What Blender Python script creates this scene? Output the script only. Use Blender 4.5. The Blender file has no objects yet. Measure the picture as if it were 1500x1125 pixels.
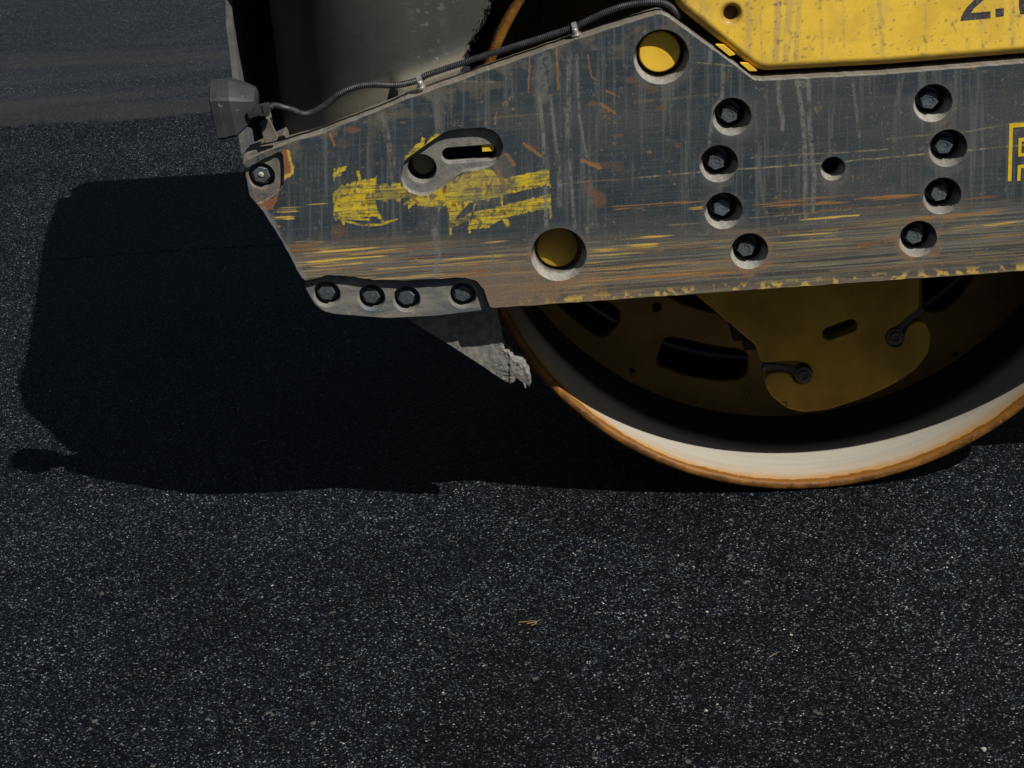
import bpy, bmesh, math, random
import numpy as np
from mathutils import Vector, Matrix
from mathutils.geometry import delaunay_2d_cdt

random.seed(7)
scene = bpy.context.scene
col = scene.collection

# ------------------------------------------------------------------ survey of the site
# photographer's standpoint (metres): X along the machine, Y away from the viewer, Z up;
# the front face of the side frame lies in Y = 0 and the road in Z = 0
F = 2950.0
PITCH, YAW, ROLL, DIST, HEIGHT = 0.39353, 0.02415, 0.07509, 3.28008, 1.66804
_fw = np.array([-math.sin(YAW)*math.cos(PITCH), math.cos(YAW)*math.cos(PITCH), -math.sin(PITCH)])
_rt = np.array([math.cos(YAW), math.sin(YAW), 0.0])
_up = np.cross(_rt, _fw)
RT = math.cos(ROLL)*_rt - math.sin(ROLL)*_up
UP = math.sin(ROLL)*_rt + math.cos(ROLL)*_up
CAM = np.array([0.0, -DIST, HEIGHT])

def ray(px, py):
    return _fw + RT*(px-750)/F - UP*(py-562.5)/F
def at(px, py, Y=0.0):                     # measured photo point -> point in the plane Y
    d = ray(px, py); return CAM + d*(Y-CAM[1])/d[1]
def xz(px, py, Y=0.0):
    p = at(px, py, Y); return (float(p[0]), float(p[2]))
def on_road(px, py, Z=0.0):
    d = ray(px, py); return CAM + d*(Z-CAM[2])/d[2]
def survey(P):                             # plate coordinates -> survey (photo) coordinates, used by the wear maps
    d = np.asarray(P) - CAM
    z = d @ _fw
    return 750 + F*(d @ RT)/z, 562.5 - F*(d @ UP)/z

PX = 1/861.0                               # one survey unit on the plate, metres
DRUM_X, DRUM_R, DRUM_Y = 0.46989, 0.61, 0.12

# ------------------------------------------------------------------ value noise in numpy
class VN:
    def __init__(s, seed): s.t = np.random.RandomState(seed).rand(256, 256).astype(np.float32)
    def __call__(s, x, y):
        xi = np.floor(x).astype(int); yi = np.floor(y).astype(int)
        fx = x-xi; fy = y-yi
        fx = fx*fx*(3-2*fx); fy = fy*fy*(3-2*fy)
        a = s.t[xi & 255, yi & 255]; b = s.t[(xi+1) & 255, yi & 255]
        c = s.t[xi & 255, (yi+1) & 255]; d = s.t[(xi+1) & 255, (yi+1) & 255]
        return (a*(1-fx)+b*fx)*(1-fy) + (c*(1-fx)+d*fx)*fy
def fbm(x, y, sx, sy, seed, octs=4):
    out = 0; amp = .5; tot = 0
    for o in range(octs):
        out = out + amp*VN(seed*17+o)(x/sx*2**o+13.7*o, y/sy*2**o+7.1*o); tot += amp; amp *= .55
    return out/tot
def sst(a, b, x):
    t = np.clip((x-a)/(b-a), 0, 1); return t*t*(3-2*t)
def mixc(c, color, m):
    m = np.clip(m, 0, 1)[:, None]; return c*(1-m) + np.asarray(color)*m if np.ndim(color) == 1 else c*(1-m)+color*m
def inpoly(x, y, poly):
    r = np.zeros(x.shape, bool); n = len(poly); j = n-1
    for i in range(n):
        xi, yi = poly[i]; xj, yj = poly[j]
        if yi != yj:
            r ^= ((yi > y) != (yj > y)) & (x < (xj-xi)*(y-yi)/(yj-yi)+xi)
        j = i
    return r
def seg(u, v, a, b):                       # distance to a segment and position along it
    a = np.array(a, float); b = np.array(b, float); d = b-a; L2 = d@d+1e-9
    t = np.clip(((u-a[0])*d[0]+(v-a[1])*d[1])/L2, 0, 1)
    return np.hypot(u-a[0]-t*d[0], v-a[1]-t*d[1]), t

# ------------------------------------------------------------------ object helpers
def thing(name, label, cat, loc=(0, 0, 0), group=None):
    o = bpy.data.objects.new(name, None); col.objects.link(o); o.location = loc
    o['label'] = label; o['category'] = cat
    if group: o['group'] = group
    return o
def link(name, me, mat, parent=None, smooth=False, label=None):
    o = bpy.data.objects.new(name, me); col.objects.link(o)
    for m in (mat if isinstance(mat, (list, tuple)) else [mat]):
        me.materials.append(m)
    if parent: o.parent = parent
    if smooth:
        me.shade_smooth()
    if label: o['label'] = label
    return o
def mesh_of(name, bm):
    me = bpy.data.meshes.new(name); bm.normal_update(); bm.to_mesh(me); bm.free(); return me
def obj(name, bm, mat, parent=None, smooth=False, label=None, sharp=None):
    o = link(name, mesh_of(name, bm), mat, parent, smooth, label)
    if sharp:
        try: o.data.set_sharp_from_angle(angle=math.radians(sharp))
        except Exception: pass
    return o

def fillet(pts, r, n=5):
    out = []; N = len(pts)
    for i in range(N):
        p0 = Vector(pts[i-1]); p = Vector(pts[i]); p1 = Vector(pts[(i+1) % N])
        a = p0-p; b = p1-p
        d = min(r, .45*a.length, .45*b.length)
        A = p+a.normalized()*d; B = p+b.normalized()*d
        for k in range(n+1):
            t = k/n
            q = A*(1-t)**2 + p*2*t*(1-t) + B*t*t
            out.append((q.x, q.y))
    return out
def area(p): return .5*sum(p[i-1][0]*p[i][1]-p[i][0]*p[i-1][1] for i in range(len(p)))
def ccw(p): return list(p) if area(p) > 0 else list(reversed(p))
def offset(p, d):                          # positive d moves a CCW loop outwards
    n = len(p); out = []
    for i in range(n):
        a = Vector(p[i])-Vector(p[i-1]); b = Vector(p[(i+1) % n])-Vector(p[i])
        if a.length < 1e-9: a = b
        if b.length < 1e-9: b = a
        na = Vector((a.y, -a.x)).normalized(); nb = Vector((b.y, -b.x)).normalized()
        m = na+nb
        if m.length < 1e-6: m = na
        m.normalize(); k = max(.5, m.dot(na))
        q = Vector(p[i])+m*(d/k); out.append((q.x, q.y))
    return out
def circle(c, r, n=40): return [(c[0]+r*math.cos(2*math.pi*i/n), c[1]+r*math.sin(2*math.pi*i/n)) for i in range(n)]
def capsule(a, b, r, n=12):
    a = Vector(a); b = Vector(b); th = math.atan2((b-a).y, (b-a).x); out = []
    for k in range(n+1):
        t = th-math.pi/2+math.pi*k/n; out.append((b.x+r*math.cos(t), b.y+r*math.sin(t)))
    for k in range(n+1):
        t = th+math.pi/2+math.pi*k/n; out.append((a.x+r*math.cos(t), a.y+r*math.sin(t)))
    return out
def subdiv_loop(p, step):
    out = []
    for i in range(len(p)):
        a = Vector(p[i]); b = Vector(p[(i+1) % len(p)]); n = max(1, int((b-a).length/step))
        for k in range(n):
            q = a.lerp(b, k/n); out.append((q.x, q.y))
    return out

def slab(name, outline, holes, prof, hprofs, mat, parent, h=None, colorfn=None, wallcol=(.2, .18, .15), holecol=(.3, .29, .27), back=True, smooth=False, label=None, shade_walls=True):
    """Thick plate in the XZ plane.  prof / hprofs: lists of (inset, Y) from front to back.
    With h the front face is a fine grid that carries a colour attribute."""
    outline = ccw(outline); holes = [ccw(q) for q in holes]
    if isinstance(hprofs[0] if hprofs else None, tuple): hprofs = [hprofs]*len(holes)
    V = []; Fc = []; C = []
    front = [offset(outline, -prof[0][0])]+[offset(q, p[0][0]) for q, p in zip(holes, hprofs)]
    y0 = prof[0][1]
    loops_idx = []
    pts2 = []; edges = []
    for lp in front:
        s = len(pts2); pts2 += [Vector(q) for q in lp]; n = len(lp)
        edges += [(s+i, s+(i+1) % n) for i in range(n)]; loops_idx.append(list(range(s, s+n)))
    nb = len(pts2)
    def inside(x, y):
        r = inpoly(x, y, front[0])
        for lp in front[1:]:
            xs = [q[0] for q in lp]; ys = [q[1] for q in lp]
            bb = (x > min(xs)) & (x < max(xs)) & (y > min(ys)) & (y < max(ys))
            if bb.any():
                k = np.nonzero(bb)[0]; r[k] &= ~inpoly(x[k], y[k], lp)
        return r
    kept_quads = np.zeros((0, 4), int); gx0 = gy0 = 0; keptmask = None
    if h:
        xs = [q[0] for q in front[0]]; ys = [q[1] for q in front[0]]
        gx0 = min(xs); gy0 = min(ys); nx = int((max(xs)-gx0)/h)+2; ny = int((max(ys)-gy0)/h)+2
        gx, gy = np.meshgrid(gx0+h*np.arange(nx), gy0+h*np.arange(ny), indexing='ij')
        ok = np.ones(nx*ny, bool)
        m = .7*h
        for dx, dy in ((m, 0), (-m, 0), (0, m), (0, -m)):
            ok &= inside(gx.ravel()+dx, gy.ravel()+dy)
        ok = ok.reshape(nx, ny)
        cell = ok[:-1, :-1] & ok[1:, :-1] & ok[1:, 1:] & ok[:-1, 1:]
        keptmask = cell
        ci, cj = np.nonzero(cell)
        vid = -np.ones((nx, ny), int)
        used = np.zeros((nx, ny), bool)
        for a, b in ((0, 0), (1, 0), (1, 1), (0, 1)): used[ci+a, cj+b] = True
        ui, uj = np.nonzero(used)
        vid[ui, uj] = nb+np.arange(len(ui))
        kept_quads = np.stack([vid[ci, cj], vid[ci+1, cj], vid[ci+1, cj+1], vid[ci, cj+1]], -1)
        P2 = np.concatenate([np.array([tuple(p) for p in pts2]), np.stack([gx[ui, uj], gy[ui, uj]], -1)])
        # boundary edges of the kept grid
        pad = np.pad(cell, 1)
        be = []
        A = pad[1:-1, 1:-1] & ~pad[:-2, 1:-1]
        for i, j in zip(*np.nonzero(A)): be.append((vid[i, j], vid[i, j+1]))
        A = pad[1:-1, 1:-1] & ~pad[2:, 1:-1]
        for i, j in zip(*np.nonzero(A)): be.append((vid[i+1, j], vid[i+1, j+1]))
        A = pad[1:-1, 1:-1] & ~pad[1:-1, :-2]
        for i, j in zip(*np.nonzero(A)): be.append((vid[i, j], vid[i+1, j]))
        A = pad[1:-1, 1:-1] & ~pad[1:-1, 2:]
        for i, j in zip(*np.nonzero(A)): be.append((vid[i, j+1], vid[i+1, j+1]))
        bidx = sorted({k for e in be for k in e}); bmap = {k: nb+i for i, k in enumerate(bidx)}
        cverts = pts2+[Vector(P2[k]) for k in bidx]
        cedges = edges+[(bmap[a], bmap[b]) for a, b in be]
        cmap = list(range(nb))+bidx
    else:
        P2 = np.array([tuple(p) for p in pts2]); cverts = pts2; cedges = edges; cmap = list(range(nb))
    ov, oe, of, ovs, oes, ofs = delaunay_2d_cdt(cverts, cedges, [], 0, 1e-7)
    extra = []
    omap = []
    for i, o in enumerate(ovs):
        if o: omap.append(cmap[o[0]])
        else: omap.append(len(P2)+len(extra)); extra.append((ov[i].x, ov[i].y))
    cen = np.array([[sum(ov[k][a] for k in f)/len(f) for a in (0, 1)] for f in of])
    ins = inside(cen[:, 0], cen[:, 1])
    tris = []
    for f, c, ok_ in zip(of, cen, ins):
        if not ok_: continue
        if h:
            i = int((c[0]-gx0)/h); j = int((c[1]-gy0)/h)
            if 0 <= i < keptmask.shape[0] and 0 <= j < keptmask.shape[1] and keptmask[i, j]: continue
        tris.append([omap[k] for k in f])
    if extra: P2 = np.concatenate([P2, np.array(extra)])
    nfront = len(P2)
    V = [(x, y0, z) for x, z in P2]
    faces = [list(map(int, q)) for q in kept_quads]+tris
    # orient the front face towards -Y
    def fixf(f):
        a = sum(V[f[i-1]][0]*V[f[i]][2]-V[f[i]][0]*V[f[i-1]][2] for i in range(len(f)))
        return f if a > 0 else f[::-1]
    faces = [fixf(f) for f in faces]
    if colorfn is not None:
        C = list(colorfn(np.array(V)))
    else:
        C = [np.array(wallcol)]*nfront
    lastloops = []
    for li, lp in enumerate([outline]+holes):
        pr = prof if li == 0 else hprofs[li-1]
        prev = loops_idx[li]
        wc = wallcol if li == 0 else holecol
        n = len(lp)
        for k, (ins_, y) in enumerate(pr[1:]):
            q = offset(lp, -ins_ if li == 0 else ins_)
            s = len(V); V += [(a, y, b) for a, b in q]
            for i_ in range(n):
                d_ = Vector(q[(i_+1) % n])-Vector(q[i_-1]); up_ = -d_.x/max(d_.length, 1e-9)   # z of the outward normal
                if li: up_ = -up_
                if colorfn is None or not shade_walls: kd = 1
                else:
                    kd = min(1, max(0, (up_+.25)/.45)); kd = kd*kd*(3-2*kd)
                base_ = np.array((.022, .022, .021))*(1-kd)+np.array(wc)*kd  # downward-facing walls painted near black as shade, upward ones keep the wall colour
                C.append(base_*(.8+.4*random.random())*(.75+.5*((li*7919) % 13)/13)*(.15 if (li and y > .0285 and len(pr) > 4) else 1))  # deepest bore rings darkened further as shade
            for i in range(n):
                j = (i+1) % n
                f = [prev[i], s+i, s+j, prev[j]]
                faces.append(f if li == 0 else f[::-1])
            prev = list(range(s, s+n))
        lastloops.append(prev)
    if back:
        bpts = []; bed = []; bm_ = []
        for lp in lastloops:
            s = len(bpts); n = len(lp); bpts += [Vector((V[k][0], V[k][2])) for k in lp]; bm_ += lp
            bed += [(s+i, s+(i+1) % n) for i in range(n)]
        ov, oe, of, ovs, oes, ofs = delaunay_2d_cdt(bpts, bed, [], 0, 1e-7)
        out2 = [tuple(p) for p in bpts[:len(lastloops[0])]]
        c = np.array([[sum(ov[k][a] for k in f)/len(f) for a in (0, 1)] for f in of])
        r = inpoly(c[:, 0], c[:, 1], out2); s = len(lastloops[0])
        for lp in lastloops[1:]:
            q = [tuple(p) for p in bpts[s:s+len(lp)]]; s += len(lp)
            r &= ~inpoly(c[:, 0], c[:, 1], q)
        for f, k in zip(of, r):
            if k and all(ovs[i] for i in f):
                g = fixf([bm_[ovs[i][0]] for i in f]); faces.append(g[::-1])
    me = bpy.data.meshes.new(name)
    me.from_pydata(V, [], faces)
    ca = me.color_attributes.new('Col', 'FLOAT_COLOR', 'POINT')
    arr = np.ones((len(V), 4), np.float32); arr[:, :3] = np.array(C)
    ca.data.foreach_set('color', arr.ravel())
    me.update()
    return link(name, me, mat, parent, smooth, label)

# ------------------------------------------------------------------ materials
def new_mat(name):
    m = bpy.data.materials.new(name); m.use_nodes = True
    nt = m.node_tree; return m, nt, nt.nodes['Principled BSDF']
def N(nt, t, **k):
    n = nt.nodes.new(t)
    for a, b in k.items():
        if a.startswith('in_'):
            n.inputs[int(a[3:]) if a[3:].isdigit() else a[3:].replace('_', ' ')].default_value = b
        else: setattr(n, a, b)
    return n
def ramp(nt, src, stops):
    r = nt.nodes.new('ShaderNodeValToRGB'); e = r.color_ramp.elements
    while len(e) < len(stops): e.new(.5)
    for k, (p, c) in zip(e, stops):
        k.position = p; k.color = (c if len(c) == 4 else (*c, 1)) if hasattr(c, '__len__') else (c, c, c, 1)
    nt.links.new(src, r.inputs[0]); return r.outputs[0]
def mixn(nt, fac, a, b, mode='MIX'):
    m = nt.nodes.new('ShaderNodeMix'); m.data_type = 'RGBA'; m.blend_type = mode
    for s, v in ((0, fac), (6, a), (7, b)):
        if hasattr(v, 'is_output'): nt.links.new(v, m.inputs[s])
        elif s == 0: m.inputs[0].default_value = v
        else: m.inputs[s].default_value = (*v, 1)
    return m.outputs[2]
def coords(nt, scale=(1, 1, 1)):
    tc = nt.nodes.new('ShaderNodeTexCoord'); mp = nt.nodes.new('ShaderNodeMapping')
    mp.inputs['Scale'].default_value = scale
    nt.links.new(tc.outputs['Object'], mp.inputs[0]); return mp.outputs[0]
def noise(nt, scale, detail=4, rough=.55, vec=None, dist=0):
    n = N(nt, 'ShaderNodeTexNoise'); n.inputs['Scale'].default_value = scale
    n.inputs['Detail'].default_value = detail; n.inputs['Roughness'].default_value = rough
    n.inputs['Distortion'].default_value = dist
    nt.links.new(vec if vec is not None else coords(nt), n.inputs['Vector']); return n.outputs[0]
def bump(nt, bs, src, strength, dist):
    b = N(nt, 'ShaderNodeBump'); b.inputs['Strength'].default_value = strength; b.inputs['Distance'].default_value = dist
    nt.links.new(src, b.inputs['Height']); nt.links.new(b.outputs[0], bs.inputs['Normal'])

def attr_mat(name, rough=.55, metallic=0.0, fine=.35, bmp=.15, spec=.4):
    m, nt, bs = new_mat(name)
    a = N(nt, 'ShaderNodeAttribute', attribute_name='Col')
    f = noise(nt, 420, 3, .7)
    g = noise(nt, 1400, 2, .6)
    k = ramp(nt, f, [(.3, 1-fine), (.7, 1+fine)])
    c = mixn(nt, 1.0, a.outputs[0], k, 'MULTIPLY')
    k2 = ramp(nt, g, [(.35, .82), (.7, 1.15)])
    c = mixn(nt, 1.0, c, k2, 'MULTIPLY')
    nt.links.new(c, bs.inputs['Base Color'])
    nt.links.new(ramp(nt, f, [(.3, rough-.12), (.7, rough+.15)]), bs.inputs['Roughness'])
    bs.inputs['Metallic'].default_value = metallic; bs.inputs['Specular IOR Level'].default_value = spec
    bump(nt, bs, noise(nt, 300, 6, .65), bmp, .002)
    return m
def simple_mat(name, c1, c2, scale=40, rough=.6, metallic=0.0, bmp=.2, bscale=200, spots=None, spec=.4, stretch=(1, 1, 1), lo=.35, hi=.65):
    m, nt, bs = new_mat(name)
    v = coords(nt, stretch)
    c = ramp(nt, noise(nt, scale, 6, .6, v), [(lo, c1), (hi, c2)])
    if spots:
        sc, thr, scol = spots
        c = mixn(nt, ramp(nt, noise(nt, sc, 4, .6, v), [(thr, 0), (thr+.06, 1)]), c, scol)
    nt.links.new(c, bs.inputs['Base Color'])
    bs.inputs['Roughness'].default_value = rough; bs.inputs['Metallic'].default_value = metallic
    bs.inputs['Specular IOR Level'].default_value = spec
    if bmp: bump(nt, bs, noise(nt, bscale, 5, .6), bmp, .003)
    return m

M = {}
M['frame'] = attr_mat('worn_frame_paint', .52)
M['panel'] = attr_mat('yellow_panel_paint', .45, fine=.08, bmp=.04)
M['cowl'] = attr_mat('dusty_cowl_plastic', .62, fine=.12, bmp=.12, spec=.3)
M['bolt'] = simple_mat('bolt_steel', (.05, .066, .082), (.11, .122, .13), 150, .24, .1, .3, 500, (260, .64, (.26, .25, .23)))
M['bolt_dirty'] = simple_mat('dirty_bolt_steel', (.05, .05, .05), (.1, .095, .085), 180, .6, .1, .3, 500)
M['bolt_mark'] = simple_mat('bolt_end', (.3, .28, .22), (.42, .4, .33), 300, .6)
M['black'] = simple_mat('recess_shade', (.008, .008, .008), (.015, .014, .012), 60, .8)  # near-black colour stands in for shade in bores, slots and gaps
M['lug'] = simple_mat('lug_steel', (.09, .09, .085), (.2, .18, .145), 45, .6, 0, .3, 250, (90, .6, (.24, .13, .05)))
M['link'] = simple_mat('link_steel', (.13, .13, .125), (.24, .225, .2), 55, .6, 0, .3, 250, (120, .66, (.09, .085, .08)))
M['shoe'] = simple_mat('shoe_steel', (.085, .10, .115), (.22, .205, .17), 34, .55, 0, .3, 240, (120, .62, (.27, .24, .19)), stretch=(.5, 1, 1.6))
M['yellow'] = simple_mat('yellow_hub_paint', (.23, .135, .012), (.40, .24, .02), 11, .5, 0, .1, 120, (70, .7, (.2, .17, .1)))
M['yellow_bright'] = simple_mat('yellow_bracket_paint', (.75, .45, .035), (.86, .54, .05), 20, .5, 0, .1, 120, (200, .7, (.3, .22, .1)))
M['web'] = simple_mat('dusty_yellow_web', (.08, .045, .007), (.17, .098, .013), 9, .6, 0, .15, 120, (60, .66, (.06, .05, .03)))
M['rubber'] = simple_mat('conduit_plastic', (.02, .022, .024), (.05, .052, .054), 90, .45, 0, .1, 400)
M['lamp'] = simple_mat('lamp_housing_plastic', (.019, .024, .025), (.036, .041, .041), 28, .55, 0, .12, 350, (75, .68, (.22, .21, .17)))
M['lens'] = simple_mat('lamp_lens', (.02, .02, .02), (.04, .04, .045), 60, .1, 0, 0)
M['clip'] = simple_mat('clip_metal', (.42, .42, .4), (.62, .6, .56), 200, .32, .7, .1, 400)
M['tab'] = simple_mat('lamp_bracket_steel', (.10, .09, .07), (.17, .155, .125), 60, .6, 0, .2, 300)
M['sheet'] = simple_mat('apron_sheet', (.045, .048, .041), (.085, .085, .07), 30, .7, 0, .2, 200, (80, .62, (.08, .08, .08)))
M['sheet_in'] = simple_mat('apron_inner', (.07, .063, .072), (.11, .10, .112), 30, .75)
M['crust'] = simple_mat('asphalt_crust', (.004, .004, .004), (.014, .014, .014), 140, .9, 0, .6, 140)
M['scraper'] = simple_mat('caked_scraper', (.125, .122, .11), (.235, .227, .205), 70, .85, 0, .45, 130, (150, .63, (.08, .075, .07)))
M['letter'] = simple_mat('faded_black_lettering', (.035, .035, .038), (.075, .073, .07), 120, .6, 0, .05, 300, (190, .6, (.2, .19, .16)))
M['decal'] = simple_mat('yellow_decal', (.62, .43, .018), (.74, .53, .03), 90, .5, 0, 0, 1, (260, .68, (.36, .28, .05)))
M['decal_dark'] = simple_mat('decal_fill', (.05, .06, .062), (.075, .085, .085), 90, .5, 0, 0)
M['mark'] = simple_mat('pen_mark', (.02, .015, .01), (.03, .02, .01), 90, .7, 0, 0)
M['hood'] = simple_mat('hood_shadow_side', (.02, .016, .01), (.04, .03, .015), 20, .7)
M['pebble'] = simple_mat('pale_pebble', (.24, .235, .19), (.36, .35, .3), 300, .8, 0, .4, 500)
M['needle'] = simple_mat('dry_needle', (.20, .11, .045), (.30, .18, .075), 300, .7, 0, 0)

# ------------------------------------------------------------------ ROAD
def road_material():
    m, nt, bs = new_mat('fresh_asphalt')
    L = nt.links.new
    v = coords(nt)
    sep = N(nt, 'ShaderNodeSeparateXYZ'); L(v, sep.inputs[0])
    def voro(scale, feature='F1', rnd=1.0):
        n = N(nt, 'ShaderNodeTexVoronoi', feature=feature); n.inputs['Scale'].default_value = scale
        n.inputs['Randomness'].default_value = rnd; L(v, n.inputs['Vector']); return n
    v1 = voro(375); v2 = voro(600); v3 = voro(130)
    s1 = N(nt, 'ShaderNodeSeparateColor'); L(v1.outputs['Color'], s1.inputs[0])
    s2 = N(nt, 'ShaderNodeSeparateColor'); L(v2.outputs['Color'], s2.inputs[0])
    s3 = N(nt, 'ShaderNodeSeparateColor'); L(v3.outputs['Color'], s3.inputs[0])
    base = ramp(nt, s1.outputs[0], [(0, (.0011, .0016, .0026)), (.55, (.0030, .0044, .0066)), (.80, (.0088, .0118, .0160)), (.935, (.034, .041, .048)), (1, (.12, .132, .14))])  # brightest stops paint in the sparkle of sunlit grain
    fine = ramp(nt, s2.outputs[1], [(0, (.22, .22, .22)), (.65, (.8, .8, .8)), (.92, (2.1, 2.1, 2.1)), (1, (5.0, 4.9, 4.7))])
    c = mixn(nt, 1.0, base, fine, 'MULTIPLY')
    # rare bright specks: grain glints painted as colour, and some pale chips
    glint = ramp(nt, s1.outputs[1], [(.990, 0), (.994, 1)])
    c = mixn(nt, glint, c, ramp(nt, s1.outputs[2], [(0, (.08, .095, .11)), (.7, (.17, .19, .205)), (1, (.42, .43, .42))]))
    chip2 = ramp(nt, s3.outputs[1], [(.9965, 0), (.998, 1)])
    c = mixn(nt, chip2, c, (.10, .098, .09))
    # broad unevenness
    big = ramp(nt, noise(nt, 2.2, 5, .6, v), [(.3, .62), (.7, 1.35)])
    c = mixn(nt, 1.0, c, big, 'MULTIPLY')
    mid = ramp(nt, noise(nt, 28, 4, .6, v), [(.3, .6), (.7, 1.4)])
    c = mixn(nt, 1.0, c, mid, 'MULTIPLY')
    # the neighbouring lane: dusty, smoother; its edge runs along the machine
    wob = N(nt, 'ShaderNodeMath', operation='MULTIPLY_ADD'); L(noise(nt, 7, 6, .65, v), wob.inputs[0]); wob.inputs[1].default_value = .22; L(sep.outputs[1], wob.inputs[2])
    edge = ramp(nt, N_div(nt, wob.outputs[0], 3.345, 3.39), [(0, 0), (1, 1)])
    vs = coords(nt, (.16, 1.9, 1))
    dust = ramp(nt, noise(nt, 2.0, 7, .6, vs, .3), [(.42, 0), (.64, 1)])
    fadey = ramp(nt, N_div(nt, wob.outputs[0], 3.3, 6.2), [(0, 1), (.40, .95), (.55, .25), (1, .08)])
    lane = mixn(nt, 1.0, c, (1.9, 1.85, 1.85), 'MULTIPLY')
    lane = mixn(nt, .55, lane, (.0200, .0250, .0325))
    df = mixn(nt, 1.0, dust, fadey, 'MULTIPLY')
    dm = N(nt, 'ShaderNodeMath', operation='MULTIPLY'); L(df, dm.inputs[0]); dm.inputs[1].default_value = .8
    lane = mixn(nt, dm.outputs[0], lane, mixn(nt, .5, (.034, .0355, .038), ramp(nt, s1.outputs[0], [(0, (.014, .0145, .0155)), (1, (.06, .06, .06))])))
    # a paler lip right along the lane edge
    lip = ramp(nt, N_div(nt, wob.outputs[0], 3.36, 3.62), [(0, 0), (.25, .55), (1, 0)])
    c = mixn(nt, edge, c, lane)
    c = mixn(nt, lip, c, (.034, .032, .028))
    # thin longitudinal joint
    w2 = N(nt, 'ShaderNodeMath', operation='MULTIPLY_ADD'); L(noise(nt, 9, 5, .65, v), w2.inputs[0]); w2.inputs[1].default_value = .016; L(sep.outputs[1], w2.inputs[2])
    joint = ramp(nt, N_div(nt, w2.outputs[0], 1.76, 1.88), [(0, 0), (.40, 0), (.49, .95), (.60, 0), (1, 0)])
    jf = N(nt, 'ShaderNodeMath', operation='MULTIPLY'); L(joint, jf.inputs[0]); L(ramp(nt, N_div(nt, sep.outputs[0], -1.5, -1.3), [(0, 0), (1, .8)]), jf.inputs[1]); joint = jf.outputs[0]
    c = mixn(nt, joint, c, (.0008, .0009, .001))
    L(c, bs.inputs['Base Color'])
    L(ramp(nt, s1.outputs[2], [(0, .38), (1, .75)]), bs.inputs['Roughness'])
    sp = N(nt, 'ShaderNodeMath', operation='MULTIPLY_ADD'); L(joint, sp.inputs[0]); sp.inputs[1].default_value = -.11; sp.inputs[2].default_value = .11; sp.use_clamp = True
    L(sp.outputs[0], bs.inputs['Specular IOR Level'])
    h = N(nt, 'ShaderNodeMath', operation='MULTIPLY_ADD'); L(v1.outputs['Distance'], h.inputs[0]); h.inputs[1].default_value = -1.0; L(s1.outputs[0], h.inputs[2])
    bump(nt, bs, h.outputs[0], .55, .0022)
    return m
def N_div(nt, src, a, b):
    mr = nt.nodes.new('ShaderNodeMapRange'); mr.inputs[1].default_value = a; mr.inputs[2].default_value = b
    nt.links.new(src, mr.inputs[0]); return mr.outputs[0]

bm = bmesh.new()
xs = [-400, -60, -12, -4, -2, 0, 2, 4, 12, 60, 400]; ys = [-120, -30, -8, -3, -1, 1, 3, 6, 14, 60, 500]
vv = [[bm.verts.new((x, y, 0)) for y in ys] for x in xs]
for i in range(len(xs)-1):
    for j in range(len(ys)-1):
        bm.faces.new((vv[i][j], vv[i+1][j], vv[i+1][j+1], vv[i][j+1]))
road = obj('road', bm, road_material()); road['kind'] = 'structure'

# ------------------------------------------------------------------ THE ROLLER
roller = thing('road_roller', 'weathered yellow and black road roller with scratched side frame standing on fresh asphalt', 'road roller', (DRUM_X, .9, 0))
ROOT_INV = Matrix.Translation(roller.location).inverted()
def part(o):                                # keep world coordinates below the root
    o.matrix_parent_inverse = ROOT_INV if o.parent is roller else Matrix.Identity(4)
    return o

# ---- side frame -----------------------------------------------------
out_px = [(355, 239), (362, 228), (380, 221), (423, 206), (475, 187), (590, 138), (717, 92), (848, 46), (955, 10), (972, 10), (985, 18), (1108, 115), (1118, 115),
          (1300, 106), (1500, 90), (2100, 45)]
# front-face edge measured below the top strip of the plate
out_px = [(354, 243), (360, 234), (385, 222), (423, 208), (475, 193), (590, 146), (717, 101), (848, 55), (962, 19), (972, 19), (986, 28), (1106, 116), (1114, 117),
          (1300, 107), (1500, 91), (2100, 49),
          (2080, 340), (1500, 398), (1100, 426), (720, 453), (716, 450), (711, 436), (707, 423), (695, 412), (676, 408), (641, 410), (593, 412.5), (543, 411), (500, 405), (479, 404), (457, 411), (447, 413),
          (440, 407), (432, 393), (420, 369), (403, 340), (383, 309), (374, 299),
          (384, 296), (398, 288), (410, 278), (414, 270), (414.5, 240), (412, 223), (394, 231), (372, 242), (361, 250)]
outline = fillet([xz(*p) for p in out_px], .006, 3)
outline = subdiv_loop(outline, .012)
# hand-cut, slightly nibbled edges
rr = random.Random(3)
outline = [(x+rr.uniform(-.0006, .0006), z+rr.uniform(-.0006, .0006)) for x, z in outline]
link_px = [(589.5, 244.5), (594.7, 234), (643, 199.5), (653.6, 193.4), (667.5, 190), (707, 187.3), (721, 190.8), (731.6, 200.3), (736.8, 213.3), (735, 225.5), (726, 238.5), (716, 245), (704, 248),
           (678, 250.6), (664, 260), (641.5, 278), (629.3, 284.4), (617, 286), (601.6, 282), (591, 272), (587, 260)]
link_loop = fillet([xz(*p) for p in link_px], .008, 3)
BOLTS = [(1072, 171), (1053, 240), (1060, 309), (1097.5, 368), (1366.5, 151), (1388.5, 217), (1380, 287), (1344.5, 350)]
holes = [link_loop]; hprofs = [[(.0012, 0), (0, .0012), (-.0012, .0105)]]
TH = .045
for p in BOLTS:
    holes.append(circle(xz(*p), 27.3*PX)); hprofs.append([(.0012, 0), (0, .0014), (-.0032, .015), (-.0046, .0155), (-.0066, .028), (-.0074, .0288), (-.0074, TH)])
holes.append(circle(xz(1220, 247), 17.3*PX)); hprofs.append([(.0012, 0), (0, .0014), (-.003, .016), (-.0044, .0165), (-.0055, .028), (-.0056, .029), (-.0056, TH)])
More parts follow.
